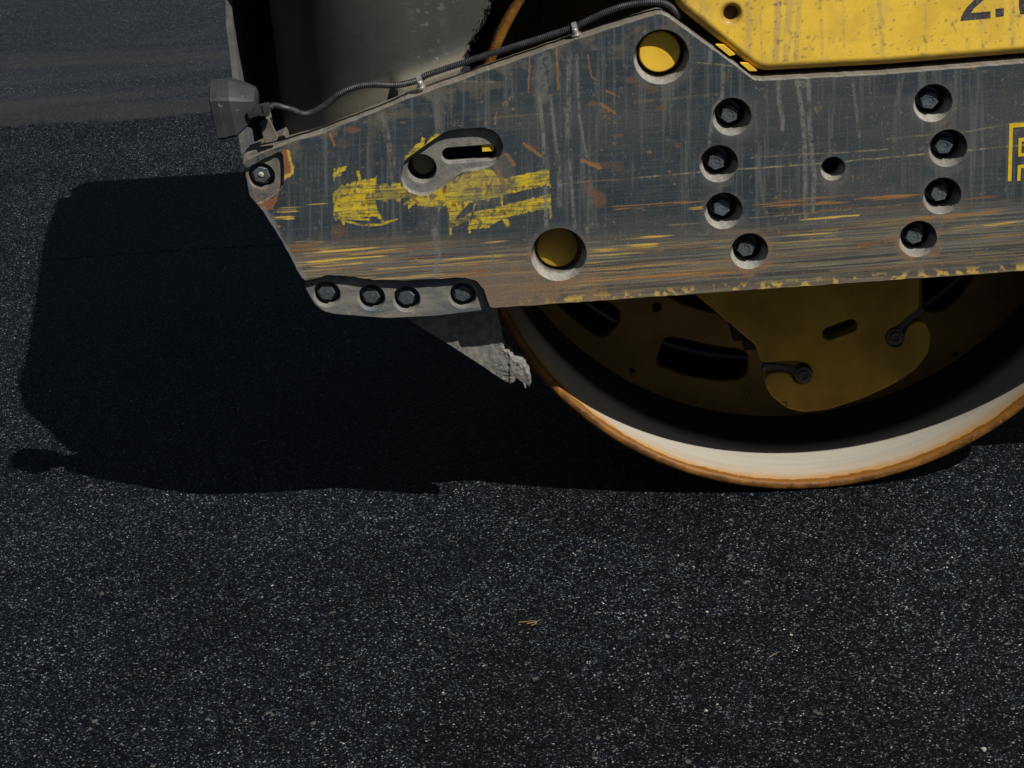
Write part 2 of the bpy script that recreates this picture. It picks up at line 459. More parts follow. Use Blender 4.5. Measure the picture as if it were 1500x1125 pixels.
holes.append(circle(xz(968.5, 83.5), 38.7*PX, 56)); hprofs.append([(.0015, 0), (0, .0015), (-.0030, .018), (-.0046, .0185), (-.0066, .038), (-.0066, TH)])
holes.append(circle(xz(818.5, 373), 40.3*PX, 56)); hprofs.append([(.0015, 0), (0, .0015), (-.0030, .018), (-.0046, .0185), (-.0066, .038), (-.0066, TH)])

STREAK_T = lambda u, v: v+.070*(u-1100)
def frame_color(P):
    u, v = survey(P); t = STREAK_T(u, v)
    n1 = fbm(u, v, 60, 60, 1); n2 = fbm(u, v, 14, 14, 2); n3 = fbm(u, v, 4, 4, 3, 2); n4 = fbm(u, v, 200, 90, 4)
    ha = fbm(u, t, 220, 3.2, 5, 3); hb = fbm(u, t, 120, 1.9, 6, 3); hc = fbm(u, t, 320, 9, 7, 3); hd = fbm(u, t, 60, 1.6, 40, 2)
    va = fbm(u, v, 4.5, 130, 8, 3); vb = fbm(u, v, 2.2, 60, 9, 3)
    c = np.tile(np.array([.036, .050, .061]), (len(u), 1))
    c = mixc(c, (.028, .038, .048), sst(.5, .72, n1)*.8)
    c = mixc(c, (.082, .086, .081), sst(.42, .75, n4)*.6)
    c = mixc(c, (.085, .078, .062), sst(.52, .72, n2)*.3)
    c = mixc(c, (.115, .125, .125), sst(.55, .8, va)*.7*sst(420, 250, t))       # faint run-off
    c = mixc(c, (.13, .135, .13), sst(.66, .8, vb)*.35*sst(420, 250, t))
    c = mixc(c, (.11, .11, .10), sst(.58, .75, hd)*.28)
    c = mixc(c, (.11, .105, .095), sst(.66, .8, n3)*.12)
    # dusty top and warm haze by the peak
    c = mixc(c, (.16, .135, .10), .5*sst(.45, .7, n2)*sst(60, 10, v-(19+(972-np.minimum(u, 972))*.327)))
    # --- drag band along the lower edge
    top = 318+30*sst(500, 900, u)-14*sst(1000, 1250, u)+16*(fbm(u, t*0, 90, 1, 11)-.5)
    band = sst(top-26, top+22, t)
    c = mixc(c, (.135, .128, .10), band*(.42+.4*sst(.4, .62, hc)))
    c = mixc(c, (.10, .105, .105), band*sst(.46, .62, fbm(u, t, 260, 12, 12, 3))*.85)
    c = mixc(c, (.05, .055, .06), band*sst(.56, .66, ha)*.6)
    warm = .55+.45*sst(1300, 800, u)
    c = mixc(c, (.22, .115, .05), band*sst(.56, .70, fbm(u, t, 330, 8, 13, 3))*.6*warm)
    c = mixc(c, (.30, .17, .06), band*sst(.6, .68, fbm(u, t, 260, 2.4, 14, 3))*.6*warm)
    gold_env = .25+.9*np.exp(-((t-372)/26)**2)*sst(1010, 760, u)+.35*np.exp(-((t-352)/12)**2)+.6*sst(560, 400, u)*band
    c = mixc(c, (.58, .40, .12), band*sst(.63-.07*gold_env, .70-.07*gold_env, hb)*np.clip(gold_env, 0, 1)*.8)
    c = mixc(c, (.33, .28, .17), band*sst(.58, .72, fbm(u, t, 110, 1.3, 15, 2))*.42)
    c = mixc(c, (.17, .17, .15), band*sst(.54, .66, fbm(u, t, 200, 1.6, 41, 2))*.6)
    c = mixc(c, (.04, .043, .047), band*sst(.63, .68, fbm(u, t, 190, 1.7, 16, 2))*.75)
    # tan lower rim with chips of yellow
    low = sst(402, 424, t)*sst(700, 720, u)
    c = mixc(c, (.21, .165, .10), low*.55*sst(.4, .6, hc+.3*n2))
    c = mixc(c, (.055, .06, .065), low*.8*sst(.5, .6, fbm(u, t, 90, 8, 17, 3))*sst(424, 416, t))
    c = mixc(c, (.55, .37, .09), sst(410, 421, t)*sst(.57, .64, fbm(u, v, 9, 8, 18, 3))*sst(700, 720, u))
    c = mixc(c, (.22, .16, .09), sst(423, 426.5, t)*.8*sst(700, 720, u))
    c = mixc(c, (.30, .17, .08), .65*sst(130, 30, np.hypot((u-790)*.8, (v-435)*1.5))*sst(.42, .6, n2))
    c = mixc(c, (.19, .14, .10), .8*sst(90, 20, np.hypot((u-730)*.8, (v-425)*1.3)))
    def stroke(c, a, b, w, color, k=1.0, ragged=.5, taper=0, streak=False):
        d, s = seg(u, v, a, b)
        near = d < w*3
        if not near.any(): return c
        ww = w*(1-taper*s)
        if color is GOLDS or streak:
            if streak: w = w*1.5
            e = np.exp(-(d/(w*1.05))**2)*np.clip(np.minimum(s, 1-s)*5, 0, 1)**.5*near
            q = .55*hb+.45*hd
            m = sst(.66-.21*e, .80-.21*e, q)*sst(.05, .3, e)
        else:
            m = sst(ww*(1+.35), ww*(.65), d+(n3-.5)*w*2*ragged+(n2-.5)*w*ragged)*near
        return mixc(c, color, m*k)
    def path(c, pts, w, color, k=1.0, ragged=.5):
        for a, b in zip(pts[:-1], pts[1:]): c = stroke(c, a, b, w, color, k, ragged)
        return c
    GOLDS = (.70, .47, .09); RUST = (.27, .11, .035); ORA = (.40, .19, .045); DRIP = (.19, .185, .165); DR2 = (.14, .142, .135)
    # --- remains of the yellow stripe decal
    dn = fbm(u, t, 26, 9, 21, 3); dn2 = fbm(u, v, 7, 7, 22, 3); dn3 = fbm(u, t, 60, 1.7, 23, 2)
    ju = u+(dn2-.5)*5; jv = v+(fbm(u, v, 6, 6, 24, 3)-.5)*5-13*sst(.58, .85, fbm(u+.25*v, v*0, 5, 1, 44, 2))*sst(.4, .6, fbm(u, v*0, 40, 1, 45, 2))
    yel = np.zeros(len(u))
    for poly, k in [([(487, 283), (500, 271), (551, 259), (552, 276), (545, 283), (553, 300), (551, 317), (520, 319), (488, 316)], 1),
                    ([(545, 270), (592, 268), (612, 288), (560, 294), (545, 290)], .85),
                    ([(605, 288), (645, 276), (680, 253), (716, 248), (737, 262), (805, 247), (806, 270), (745, 284), (690, 297), (672, 300), (650, 299), (590, 300)], 1),
                    ([(656, 297), (690, 290), (680, 306), (668, 318), (661, 343), (658, 318)], .85),
                    ([(685, 313), (700, 309), (806, 285), (807, 304), (740, 318), (716, 333), (690, 336)], .95),
                    ([(661, 326), (690, 312), (690, 322), (663, 334)], .6),
                    ([(592, 233), (600, 216), (615, 209), (618, 201), (624, 206), (640, 195), (646, 198), (620, 217), (597, 233)], 1),
                    ([(488, 248), (508, 243), (507, 249), (488, 257)], 1),
                    ([(488, 257), (500, 253), (500, 257), (488, 261)], .6),
                    ([(612, 296), (662, 299), (662, 302), (612, 303)], .7)]:
        yel = np.maximum(yel, k*inpoly(ju, jv, poly))
    for a, b, w in [((500, 322), (530, 330), 1.6), ((530, 330), (558, 329), 1.6), ((558, 329), (581, 321), 1.8), ((490, 319), (540, 322), 1.2), ((735, 283), (737, 322), 1.5), ((738, 316), (743, 329), 4),
                    ((502, 315), (503, 328), 2), ((660, 335), (660, 344), 1.6), ((688, 330), (688, 340), 1.8), ((545, 300), (556, 318), 2.5), ((553, 312), (560, 324), 2), ((523, 297), (528, 316), 3), ((716, 288), (715, 293), 2.5), ((806, 300), (807, 320), 1.5), ((730, 250), (735, 300), 1.2),
                    ((524, 252), (527, 262), 2)]:
        d, s = seg(u, v, a, b); yel = np.maximum(yel, .95*sst(w*1.3, w*.6, d+(n3-.5)*1.5))
    ycol = np.tile(np.array([.62, .44, .022]), (len(u), 1))
    ycol = mixc(ycol, (.27, .25, .06), sst(.45, .62, fbm(u, v, 22, 16, 42, 4))*.85)
    ycol = mixc(ycol, (.20, .19, .07), sst(.52, .66, fbm(u, v, 5, 16, 43, 3))*.5)
    ycol = mixc(ycol, (.17, .10, .03), sst(.60, .72, dn2)*.8)
    ycol = mixc(ycol, (.74, .55, .04), sst(.55, .65, dn3)*.6)
    ycol = mixc(ycol, (.07, .075, .06), sst(.68, .76, fbm(u, t, 50, 1.5, 25, 2))*.7)
    ym = yel*sst(.16, .30, dn+.2*dn2+.06*dn3-.07)
    ym = ym*(1-.75*sst(.52, .66, fbm(u, v, 15, 11, 46, 4))*sst(.4, .6, fbm(u, v, 3, 9, 47, 2)))
    c = c*(1-ym[:, None])+ycol*ym[:, None]
    c = mixc(c, (.26, .11, .03), .75*sst(.5, .62, dn2)*np.clip(1-np.abs(seg(u, v, (640, 286), (690, 255))[0]-2)/7, 0, 1))
    c = path(c, [(598, 284), (612, 297)], 2.2, (.22, .10, .03), .8)
    c = path(c, [(727, 245), (740, 275)], 4, (.24, .10, .03), .7)
    c = path(c, [(722, 262), (712, 286)], 1.6, (.2, .10, .03), .8)
    # --- left end: rust edges and dragged strokes
    rp = inpoly(ju, v+(n3-.5)*3, [(413, 218), (421, 220), (425, 238), (429, 250), (424, 258), (413, 263)])
    c = mixc(c, (.24, .105, .04), rp*1.0)
    d, s = seg(u, v, (422, 222), (429, 251)); c = mixc(c, GOLDS, .7*sst(3.5, 1, d+(n3-.5)*5))
    d, s = seg(u, v, (428, 253), (414, 262)); c = mixc(c, GOLDS, .8*sst(3.5, 1, d+(n3-.5)*4))
    rp = inpoly(ju, v+(n3-.5)*3, [(376, 301), (404, 287), (409, 280), (405, 296), (398, 308), (384, 306)])
    c = mixc(c, (.24, .10, .04), rp*.9)
    c = mixc(c, (.2, .2, .19), .8*sst(11, 3, seg(u, v, (384, 310), (440, 408))[0]+(n2-.5)*9))
    for a, b, w, k in [((400, 305), (487, 298), 3.4, .95), ((398, 309), (440, 307), 3, .8), ((398, 318), (432, 319), 2.6, .9), ((402, 330), (412, 331), 2.5, .9), ((424, 356), (480, 349), 5, .85), ((430, 350), (500, 346), 2, .7),
                       ((455, 370), (560, 363), 2.6, .9), ((480, 377), (600, 363), 2.2, .9), ((447, 385), (580, 374), 2.8, .9), ((450, 393), (545, 384), 1.8, .8), ((560, 363), (770, 352), 1.8, .8), ((640, 380), (790, 365), 2.6, .75),
                       ((590, 384), (760, 375), 1.6, .8), ((860, 355), (990, 344), 2.6, .9), ((862, 368), (965, 358), 6, .75), ((866, 376), (950, 367), 3, .8), ((870, 312), (955, 304), 1.5, .9), ((1005, 306), (1032, 303), 2, .9),
                       ((1160, 323), (1260, 315), 1.6, .9), ((1150, 346), (1300, 333), 1.6, .7), ((1440, 332), (1500, 322), 2, .8)]:
        c = stroke(c, a, b, w, GOLDS, k, .6)
    for a, b, w, k in [((872, 308), (1035, 295), 2.4, .9), ((1100, 303), (1350, 285), 3.8, .75), ((1100, 315), (1500, 287), 3, .6), ((490, 375), (700, 358), 2, .8), ((440, 398), (560, 390), 2.4, .8), ((420, 360), (470, 356), 8, .5), ((1330, 322), (1500, 305), 3, .7), ((1250, 358), (1330, 351), 4, .6), ((900, 410), (1100, 396), 2.4, .7), ((620, 404), (720, 394), 10, .55)]:
        c = stroke(c, a, b, w, RUST if k < .7 else ORA, k, .7, 0, True)
    # --- rust blooms
    for x, y, a, b, k in [(862, 275, 9, 12, .9), (876, 292, 12, 14, .9), (868, 240, 14, 4, .8), (888, 243, 10, 5, .6), (868, 152, 9, 5, .8), (885, 162, 10, 3, .8), (903, 199, 9, 3, .9), (925, 118, 11, 5, .8), (940, 125, 14, 3, .7), (955, 132, 9, 6, .6), (968, 158, 8, 5, .7),
                          (992, 213, 5, 5, .9), (970, 39, 5, 3, .8), (931, 47, 5, 2, .8), (516, 190, 14, 4.5, 1), (485, 198, 10, 4, .8), (495, 338, 11, 12, .75), (780, 216, 12, 4, .7), (775, 212, 6, 3, .7), (712, 236, 8, 4, .6), (1063, 115, 6, 8, .4), (905, 245, 8, 8, .5)]:
        d = np.hypot((u-x)/a, (v-y)/b)+(n2-.5)*.9+(n3-.5)*.5
        c = mixc(c, (.20, .10, .05), k*.62*sst(1.15, .55, d))
    for a, b, w in [((700, 210), (718, 240), 3), ((742, 226), (752, 242), 3), ((767, 210), (792, 228), 2), ((888, 133), (906, 141), 1.5), ((880, 152), (900, 165), 2.2), ((853, 235), (880, 246), 3), ((483, 195), (490, 213), 1.6), ((776, 80), (774, 135), 1.2), ((861, 80), (866, 112), 1.1), ((866, 112), (874, 118), 1.1), ((815, 70), (818, 130), 1.6), ((727, 165), (725, 182), 1.2)]:
        c = stroke(c, a, b, w*.85, ORA, .55, .9)
    rs = fbm(u, v, 10, 10, 31, 3)
    c = mixc(c, (.30, .2, .085), sst(.78, .83, rs)*.45*sst(.45, .6, fbm(u, v, 90, 90, 32, 2)))
    # --- long fine scratches
    for a, b, w, k in [((760, 273), (940, 260), .8, .3), ((940, 260), (1060, 249), .9, .75), ((1060, 249), (1205, 240), .9, .8), ((1240, 236), (1500, 213), .9, .8), ((1100, 231), (1300, 219), .8, .5), ((1300, 204), (1420, 192), .8, .4), ((1420, 192), (1500, 178), .8, .5), ((1010, 90), (1075, 97), .8, .5), ((640, 118), (740, 120), 1, .3), ((980, 330), (1320, 300), .8, .45), ((690, 175), (810, 166), 1.2, .2), ((930, 150), (1050, 138), 2, .2)]:
        d, s_ = seg(u, v+(fbm(u, v, 30, 30, 35, 2)-.5)*2.5, a, b)
        c = mixc(c, (.40, .33, .18), k*sst(w*1.7, w*.3, d)*(.25+.75*sst(.3, .65, fbm(u, v, 9, 9, 33, 2))))
    # --- dried slurry runs
    for pts, w, k in [([(797, 86), (797, 140)], 12, .62), ([(790, 140), (796, 200), (798, 255), (800, 330)], 2.8, .95), ([(806, 140), (812, 190), (815, 222)], 2.6, .85), ([(817, 224), (820, 270), (820, 300)], 4, .7), ([(834, 78), (833, 130), (832, 200)], 4, .75), ([(834, 235), (838, 280), (842, 335)], 2.6, .75), ([(845, 80), (848, 170), (860, 230)], 2.2, .8),
                      ([(865, 265), (866, 330)], 4, .55), ([(565, 172), (567, 200), (575, 240), (577, 265)], 4.5, .75), ([(560, 170), (570, 185)], 7, .7), ([(540, 195), (538, 258)], 2.6, .5), ([(636, 140), (640, 170), (643, 185)], 5, .6), ([(628, 138), (648, 142)], 6, .5), ([(748, 105), (752, 145)], 2.4, .55), ([(560, 232), (560, 320)], 1.6, .5),
                      ([(1041, 72), (1039, 90)], 3, .8), ([(1060, 84), (1058, 142), (1046, 158), (1041, 190), (1038, 212)], 2.6, .85), ([(1106, 150), (1112, 240), (1117, 290)], 2.6, .45), ([(1123, 118), (1126, 260)], 1.6, .45),
                      ([(1140, 119), (1141, 150), (1147, 178), (1146, 189)], 3.2, .95), ([(1167, 118), (1175, 160), (1179, 215), (1180, 320)], 3.2, .95), ([(1184, 118), (1186, 190), (1193, 258), (1190, 310)], 3.2, .9), ([(1170, 122), (1184, 124)], 5, .8),
                      ([(1222, 112), (1220, 160), (1218, 200)], 2.2, .45), ([(1248, 112), (1253, 150), (1259, 200)], 2.4, .7), ([(1323, 106), (1313, 150), (1310, 205)], 4, .5), ([(1368, 104), (1372, 125)], 4, .5), ([(1393, 120), (1397, 185)], 2.6, .5), ([(1208, 262), (1205, 330)], 3, .5),
                      ([(1112, 260), (1122, 310), (1126, 330)], 3, .45), ([(640, 300), (636, 340), (641, 370), (640, 410)], 5, .65), ([(625, 290), (622, 330)], 9, .35), ([(717, 340), (722, 380), (724, 452)], 2, .55), ([(560, 320), (566, 400)], 2, .4), ([(590, 345), (585, 400)], 6, .25), ([(800, 330), (800, 340)], 2, .6), ([(862, 330), (862, 440)], 2.2, .35), ([(1435, 300), (1436, 390)], 4, .35), ([(1310, 205), (1309, 300)], 2.4, .35), ([(1391, 190), (1387, 260)], 3, .35)]:
        c = path(c, pts, w, DRIP if k > .6 else DR2, k*.9*sst(.1, .7, n3+.15*n2)*sst(.1, .5, fbm(u, v, 6, 26, 36, 2)), .6)
    for p in BOLTS+[(1220, 247), (968, 84), (818, 373), (705, 250)]:   # grime around the bores
        d = np.hypot(u-p[0], v-p[1]-4); r0 = 27 if p in BOLTS else (17 if p[0] == 1220 else 40)
        c = mixc(c, (.15, .145, .13), .4*sst(r0+14, r0, d)*sst(.3, .65, n2+.1))
        c = mixc(c, (.30, .15, .06), .6*band*sst(r0+13, r0, d+(n2-.5)*14)*sst(.4, .6, fbm(u, v, 18, 10, 37, 3)))
        c = mixc(c, (.13, .128, .115), .5*sst(r0*.8, 2, np.abs(u-p[0]))*sst(p[1]+r0+60, p[1]+r0, v)*sst(p[1], p[1]+r0, v)*sst(.45, .65, va))
    c = mixc(c, (.22, .215, .2), .4*sst(.80, .85, fbm(u, v, 4, 4, 34, 2)))
    return np.clip(c, .01, .8)

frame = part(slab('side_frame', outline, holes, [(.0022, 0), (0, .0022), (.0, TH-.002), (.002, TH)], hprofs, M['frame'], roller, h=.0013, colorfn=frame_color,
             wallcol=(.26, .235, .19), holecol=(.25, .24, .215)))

# ---- bolts
def bolt_mesh(r=.0165, hgt=.011, mark=False, dome=True):
    bm = bmesh.new()
    n = 6
    def ring(rad, y, k=n, ph=0): return [bm.verts.new((rad*math.cos(2*math.pi*i/k+ph), y, rad*math.sin(2*math.pi*i/k+ph))) for i in range(k)]
    rings = [ring(r*1.0, 0), ring(r*1.0, -hgt*.85), ring(r*.93, -hgt), ring(r*.9, -hgt-.0003)]
    for a, b in zip(rings[:-1], rings[1:]):
        for i in range(n): bm.faces.new((a[i], a[(i+1) % n], b[(i+1) % n], b[i]))
    if dome:
        c2 = ring(r*.45, -hgt-.0001); c3 = ring(r*.40, -hgt+.0008)
        for a, b in ((rings[-1], c2), (c2, c3)):
            for i in range(n): bm.faces.new((a[i], a[(i+1) % n], b[(i+1) % n], b[i]))
        bm.faces.new(c3)
    else: bm.faces.new(rings[-1])
    w1 = ring(r*1.22, .003, 20); w2 = ring(r*1.22, .0002, 20); w3 = ring(r*.8, .0002, 20)
    for a, b in ((w1, w2), (w2, w3)):
        for i in range(20): bm.faces.new((a[i], a[(i+1) % 20], b[(i+1) % 20], b[i]))
    bmesh.ops.recalc_face_normals(bm, faces=bm.faces)
    me = mesh_of('bolt', bm); return me
bm_deep = bolt_mesh(.0160, .024); bm_deep.materials.append(M['bolt'])
rb = random.Random(5)
for p in BOLTS:
    o = bpy.data.objects.new('bolt', bm_deep); col.objects.link(o); o.parent = frame
    x, z = xz(*p); o.location = (x-.003, .0365, z+.001); o.rotation_euler = (rb.uniform(-.05, .05), rb.uniform(0, 1), rb.uniform(-.05, .05))

# ---- bearing housing behind the bolts, dark
bm = bmesh.new()
def box(bm, x0, x1, y0, y1, z0, z1, bev=0):
    g = bmesh.ops.create_cube(bm, size=1)
    for v_ in g['verts']: v_.co = Vector(((x0+x1)/2+v_.co.x*(x1-x0), (y0+y1)/2+v_.co.y*(y1-y0), (z0+z1)/2+v_.co.z*(z1-z0)))
    if bev:
        es = {e for v_ in g['verts'] for e in v_.link_edges}
        bmesh.ops.bevel(bm, geom=list(es), offset=bev, segments=2, affect='EDGES')
    return g
box(bm, .25, .73, .0465, .11, .478, .79, .008)
part(obj('bearing_housing', bm, M['black'], roller))

# yellow discs added in the two large bores, placed to catch the sun
def disc(name, c, r, y0, y1, mat, parent, n=32):
    o = slab(name, circle(c, r, n), [], [(.002, y0), (0, y0+.002), (0, y1)], [], mat, parent, back=False); return part(o)
disc('yellow_pad', xz(966, 76, .018), .0345, .018, .09, M['yellow_bright'], roller)
disc('yellow_pad', xz(816.5, 362, .036), .0364, .036, .09, M['yellow'], roller)  # darker yellow stands in for shade in the lower bore
bm = bmesh.new(); a = xz(706, 223, .0145); b = xz(723, 211, .0145); box(bm, a[0], b[0], .0145, .03, a[1], b[1], .001)  # block added to stand for sunlit yellow in the slot
part(obj('slot_lit_block', bm, M['yellow_bright'], roller))

# ---- slotted link in the shaped pocket
lk_out = offset(ccw(link_loop), .004)
lk = part(slab('slotted_link', lk_out, [circle(xz(617.5, 249.7), 21.3*PX), capsule(xz(658, 230.5), xz(717, 226), 11.7*PX)],
          [(0, .0108), (0, .03)], [[(.001, .0108), (0, .0118), (-.0005, .03)], [(.001, .0108), (0, .0118), (-.0015, .022), (-.0015, .03)]], M['link'], roller))
# socket in the round eye
bm = bmesh.new()
def lathe_y(bm, c, prof, n=32, cap=None, x_over=None):
    rings = []
    for r, y in prof:
        rings.append([bm.verts.new((c[0]+r*math.cos(2*math.pi*i/n), y, c[1]+r*math.sin(2*math.pi*i/n))) for i in range(n)])
    fs = []
    for a, b in zip(rings[:-1], rings[1:]):
        row = []
        for i in range(n): row.append(bm.faces.new((a[i], a[(i+1) % n], b[(i+1) % n], b[i])))
        fs.append(row)
    if cap is not None: fs.append([bm.faces.new(rings[cap])])
    return rings, fs
c = xz(617.5, 249.7)
lathe_y(bm, c, [(.0245, .0305), (.024, .046), (.0095, .05), (.0095, .08)], 32, -1)
obj('eye_socket', bm, M['black'], lk).matrix_parent_inverse = Matrix.Identity(4)
bm = bmesh.new()
box(bm, xz(630, 240)[0], xz(742, 240)[0], .075, .09, xz(660, 262)[1], xz(660, 195)[1])
part(obj('pocket_back', bm, M['black'], roller))

# ---- wear shoe with four bolts
shoe_px = [(452, 400), (446, 422), (460, 446), (473, 456.5), (490, 461), (567, 467), (640, 463.5), (703, 456), (718, 453), (722, 400), (640, 395), (540, 395)]
SB = [(478.5, 431), (544, 436), (595.5, 438), (677.5, 433)]
shoe_y = .0108
shoe = part(slab('wear_shoe', fillet([xz(*p, shoe_y) for p in shoe_px], .006), [circle(xz(*p, shoe_y), 20.5*PX, 32) for p in SB],
            [(.0018, shoe_y), (0, shoe_y+.0018), (0, .05)], [(.0008, shoe_y), (0, shoe_y+.001), (-.0025, shoe_y+.008), (-.0025, .05)], M['shoe'], roller))
bm_sh = bolt_mesh(.0155, .010, dome=False); bm_sh.materials.append(M['bolt'])
for p in SB:
    o = bpy.data.objects.new('bolt', bm_sh); col.objects.link(o); o.parent = shoe
    x, z = xz(*p, shoe_y); o.location = (x, shoe_y+.0145, z+.002); o.rotation_euler = (rb.uniform(-.06, .06), rb.uniform(0, 1), rb.uniform(-.06, .06))
for p in SB:
    bm = bmesh.new(); x, z = xz(*p, shoe_y); lathe_y(bm, (x, z), [(.0222, shoe_y+.02), (.0001, shoe_y+.02)], 20)
    obj('bore_floor', bm, M['black'], shoe)

# ---- lug at the front end with one bolt
lug_y = .0068
lug_px = [(354, 232), (360, 224), (425, 206), (428, 270), (412, 287), (380, 304), (373, 297), (364.5, 288), (359.5, 261)]
lug = part(slab('end_lug', fillet([xz(*p, lug_y) for p in lug_px], .006), [circle(xz(383, 258, lug_y), 19.6*PX, 32)],
           [(.002, lug_y), (0, lug_y+.002), (0, TH)], [(.0006, lug_y), (0, lug_y+.001), (-.0015, .02), (-.0015, TH)], M['lug'], roller))
bm_lg = bolt_mesh(.0155, .010, dome=False); bm_lg.materials.append(M['bolt'])
o = bpy.data.objects.new('bolt', bm_lg); col.objects.link(o); o.parent = lug
x, z = xz(382.5, 257.5, lug_y); o.location = (x, lug_y+.0125, z+.001); o.rotation_euler = (0, .3, 0)
bm = bmesh.new(); lathe_y(bm, (x-.0005, z+.0012), [(.0052, lug_y+.0022), (.0048, lug_y+.0014), (.0001, lug_y+.0012)], 16)
o2 = obj('bolt_end', bm, M['bolt_mark'], lug, True)
bm = bmesh.new(); lathe_y(bm, (x, z), [(.0215, lug_y+.016), (.0001, lug_y+.016)], 20); obj('bore_floor', bm, M['black'], lug)
# gusset under the lamp: folded strip behind the top of the lug
bm = bmesh.new()
g0 = [xz(354, 238, .03), xz(362, 222, .03), xz(392, 208, .03), xz(416, 196, .03), xz(420, 206, .03), xz(420, 222, .03), xz(380, 240, .03)]
part(slab('lamp_gusset', fillet(g0, .003), [], [(.001, .03), (0, .031), (0, .075)], [], M['lug'], roller))

# ------------------------------------------------------------------ DRUM
def drum_mat():
    m, nt, bs = new_mat('drum_inner_wall'); L = nt.links.new
    v = coords(nt); sep = N(nt, 'ShaderNodeSeparateXYZ'); L(v, sep.inputs[0])
    st = noise(nt, 9, 6, .6, coords(nt, (.35, 6, .6)))
    c = ramp(nt, st, [(.25, (.37, .33, .255)), (.5, (.43, .40, .335)), (.78, (.465, .44, .385))])
    w = N(nt, 'ShaderNodeMath', operation='MULTIPLY_ADD'); L(noise(nt, 11, 6, .65, v), w.inputs[0]); w.inputs[1].default_value = -.045; L(sep.outputs[1], w.inputs[2])
    stain = ramp(nt, N_div(nt, w.outputs[0], .092, .165), [(0, 1), (.35, .75), (.6, .28), (1, 0)])
    c = mixn(nt, stain, c, (.42, .20, .032))
    w2 = N(nt, 'ShaderNodeMath', operation='MULTIPLY_ADD'); L(noise(nt, 26, 6, .7, v), w2.inputs[0]); w2.inputs[1].default_value = -.036; L(sep.outputs[1], w2.inputs[2])
    core = ramp(nt, N_div(nt, w2.outputs[0], .100, .121), [(0, 1), (.75, 1), (.9, 0)])
    c = mixn(nt, core, c, (.20, .078, .009))
    deep_shade = ramp(nt, N_div(nt, sep.outputs[1], .255, .30), [(0, 0), (1, 1)])  # wall painted near black past the sunlit strip, as shade
    c = mixn(nt, deep_shade, c, (.018, .0165, .0145))
    side = ramp(nt, N_div(nt, sep.outputs[2], .27, .45), [(0, 0), (1, .88)])  # shade on the upper wall painted as dark brown
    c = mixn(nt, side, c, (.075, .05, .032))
    L(c, bs.inputs['Base Color']); bs.inputs['Roughness'].default_value = .55; bs.inputs['Metallic'].default_value = .05
    bump(nt, bs, noise(nt, 120, 5, .6, coords(nt, (.3, 3, .3))), .12, .003)
    return m
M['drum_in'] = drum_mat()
M['drum_rim'] = simple_mat('rusty_drum_edge', (.075, .030, .005), (.24, .10, .013), 30, .6, .1, .45, 200, (120, .64, (.36, .19, .05)))
M['drum_out'] = simple_mat('polished_drum_shell', (.10, .095, .09), (.2, .19, .175), 14, .42, .5, .1, 120, stretch=(1, 3, 1))
bm = bmesh.new()
C0 = (DRUM_X, DRUM_R)
rings, fs = lathe_y(bm, C0, [(.55, 1.72), (.609, 1.72), (.61, 1.715), (.61, DRUM_Y+.008), (.6055, DRUM_Y+.0012), (.603, DRUM_Y), (.5965, DRUM_Y), (.5935, DRUM_Y+.002), (.592, DRUM_Y+.006), (.592, .20), (.592, .30), (.592, .452), (.592, 1.70)], 320)
for k, row in enumerate(fs):
    for f in row:
        f.material_index = 2 if k < 3 else (1 if k < 7 else 0); f.smooth = True
bmesh.ops.recalc_face_normals(bm, faces=bm.faces)
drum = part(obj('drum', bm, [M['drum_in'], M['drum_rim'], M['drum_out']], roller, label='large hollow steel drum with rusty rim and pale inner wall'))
# web with its cut-outs
WY = .43
Apx = [(800, 430), (850, 428), (887, 441), (908, 455), (907, 474), (884, 497), (866, 490), (833, 463)]
Bpx = [(974, 496), (983, 494), (1001, 497), (1038, 506), (1086, 512), (1097, 521), (1094, 549), (1078, 558), (1049, 558), (998, 549), (965, 537), (961, 527)]
Cpx = [(1352, 380), (1440, 375), (1425, 409), (1401, 442), (1376, 457), (1352, 455)]
Dpx = [(965, 425), (1025, 425), (1055, 460), (1022, 452), (998, 445)]
wh = [fillet([xz(*p, WY) for p in q], .012, 4) for q in (Apx, Bpx, Cpx, Dpx)]
wh += [circle(xz(962, 450, WY), 6.5*PX*1.1, 16), circle(xz(925, 544, WY), 4*PX*1.1, 12), circle(xz(1400, 520, WY), .006, 12)]
for ang in (35, 75, 105, 145, 180):           # cut-outs of the upper half, behind the frame
    q = []
    for a_ in (-13, -4, 4, 13): q.append((DRUM_X+.47*math.cos(math.radians(ang+a_)), .61+.47*math.sin(math.radians(ang+a_))))
    for a_ in (13, 4, -4, -13): q.append((DRUM_X+.37*math.cos(math.radians(ang+a_)), .61+.37*math.sin(math.radians(ang+a_))))
    if ang not in (145, 105, 180): wh.append(fillet(q, .02, 4))
web = slab('drum_web', circle(C0, .5915, 160), wh, [(0, WY), (0, WY+.02)], [(.003, WY), (0, WY+.003), (0, WY+.02)], M['web'], drum)
bm = bmesh.new(); lathe_y(bm, C0, [(.589, .75), (.0001, .75)], 64); obj('inner_bulkhead', bm, M['black'], drum)
bm = bmesh.new(); pv = None
for k in range(61):
    a_ = math.radians(112+66*k/60); rg = [bm.verts.new((DRUM_X+r_*math.cos(a_), y_, DRUM_R+r_*math.sin(a_))) for r_, y_ in ((.574, WY-.001), (.574, WY-.012), (.556, WY-.012), (.552, WY-.006), (.552, WY-.001))]
    if pv:
        for q in range(4): bm.faces.new((pv[q], pv[q+1], rg[q+1], rg[q]))
    pv = rg
M['ring'] = simple_mat('rusty_weld_ring', (.06, .032, .018), (.11, .06, .034), 18, .7, 0, .3, 160)
obj('edge_strip', bm, M['ring'], drum, True)
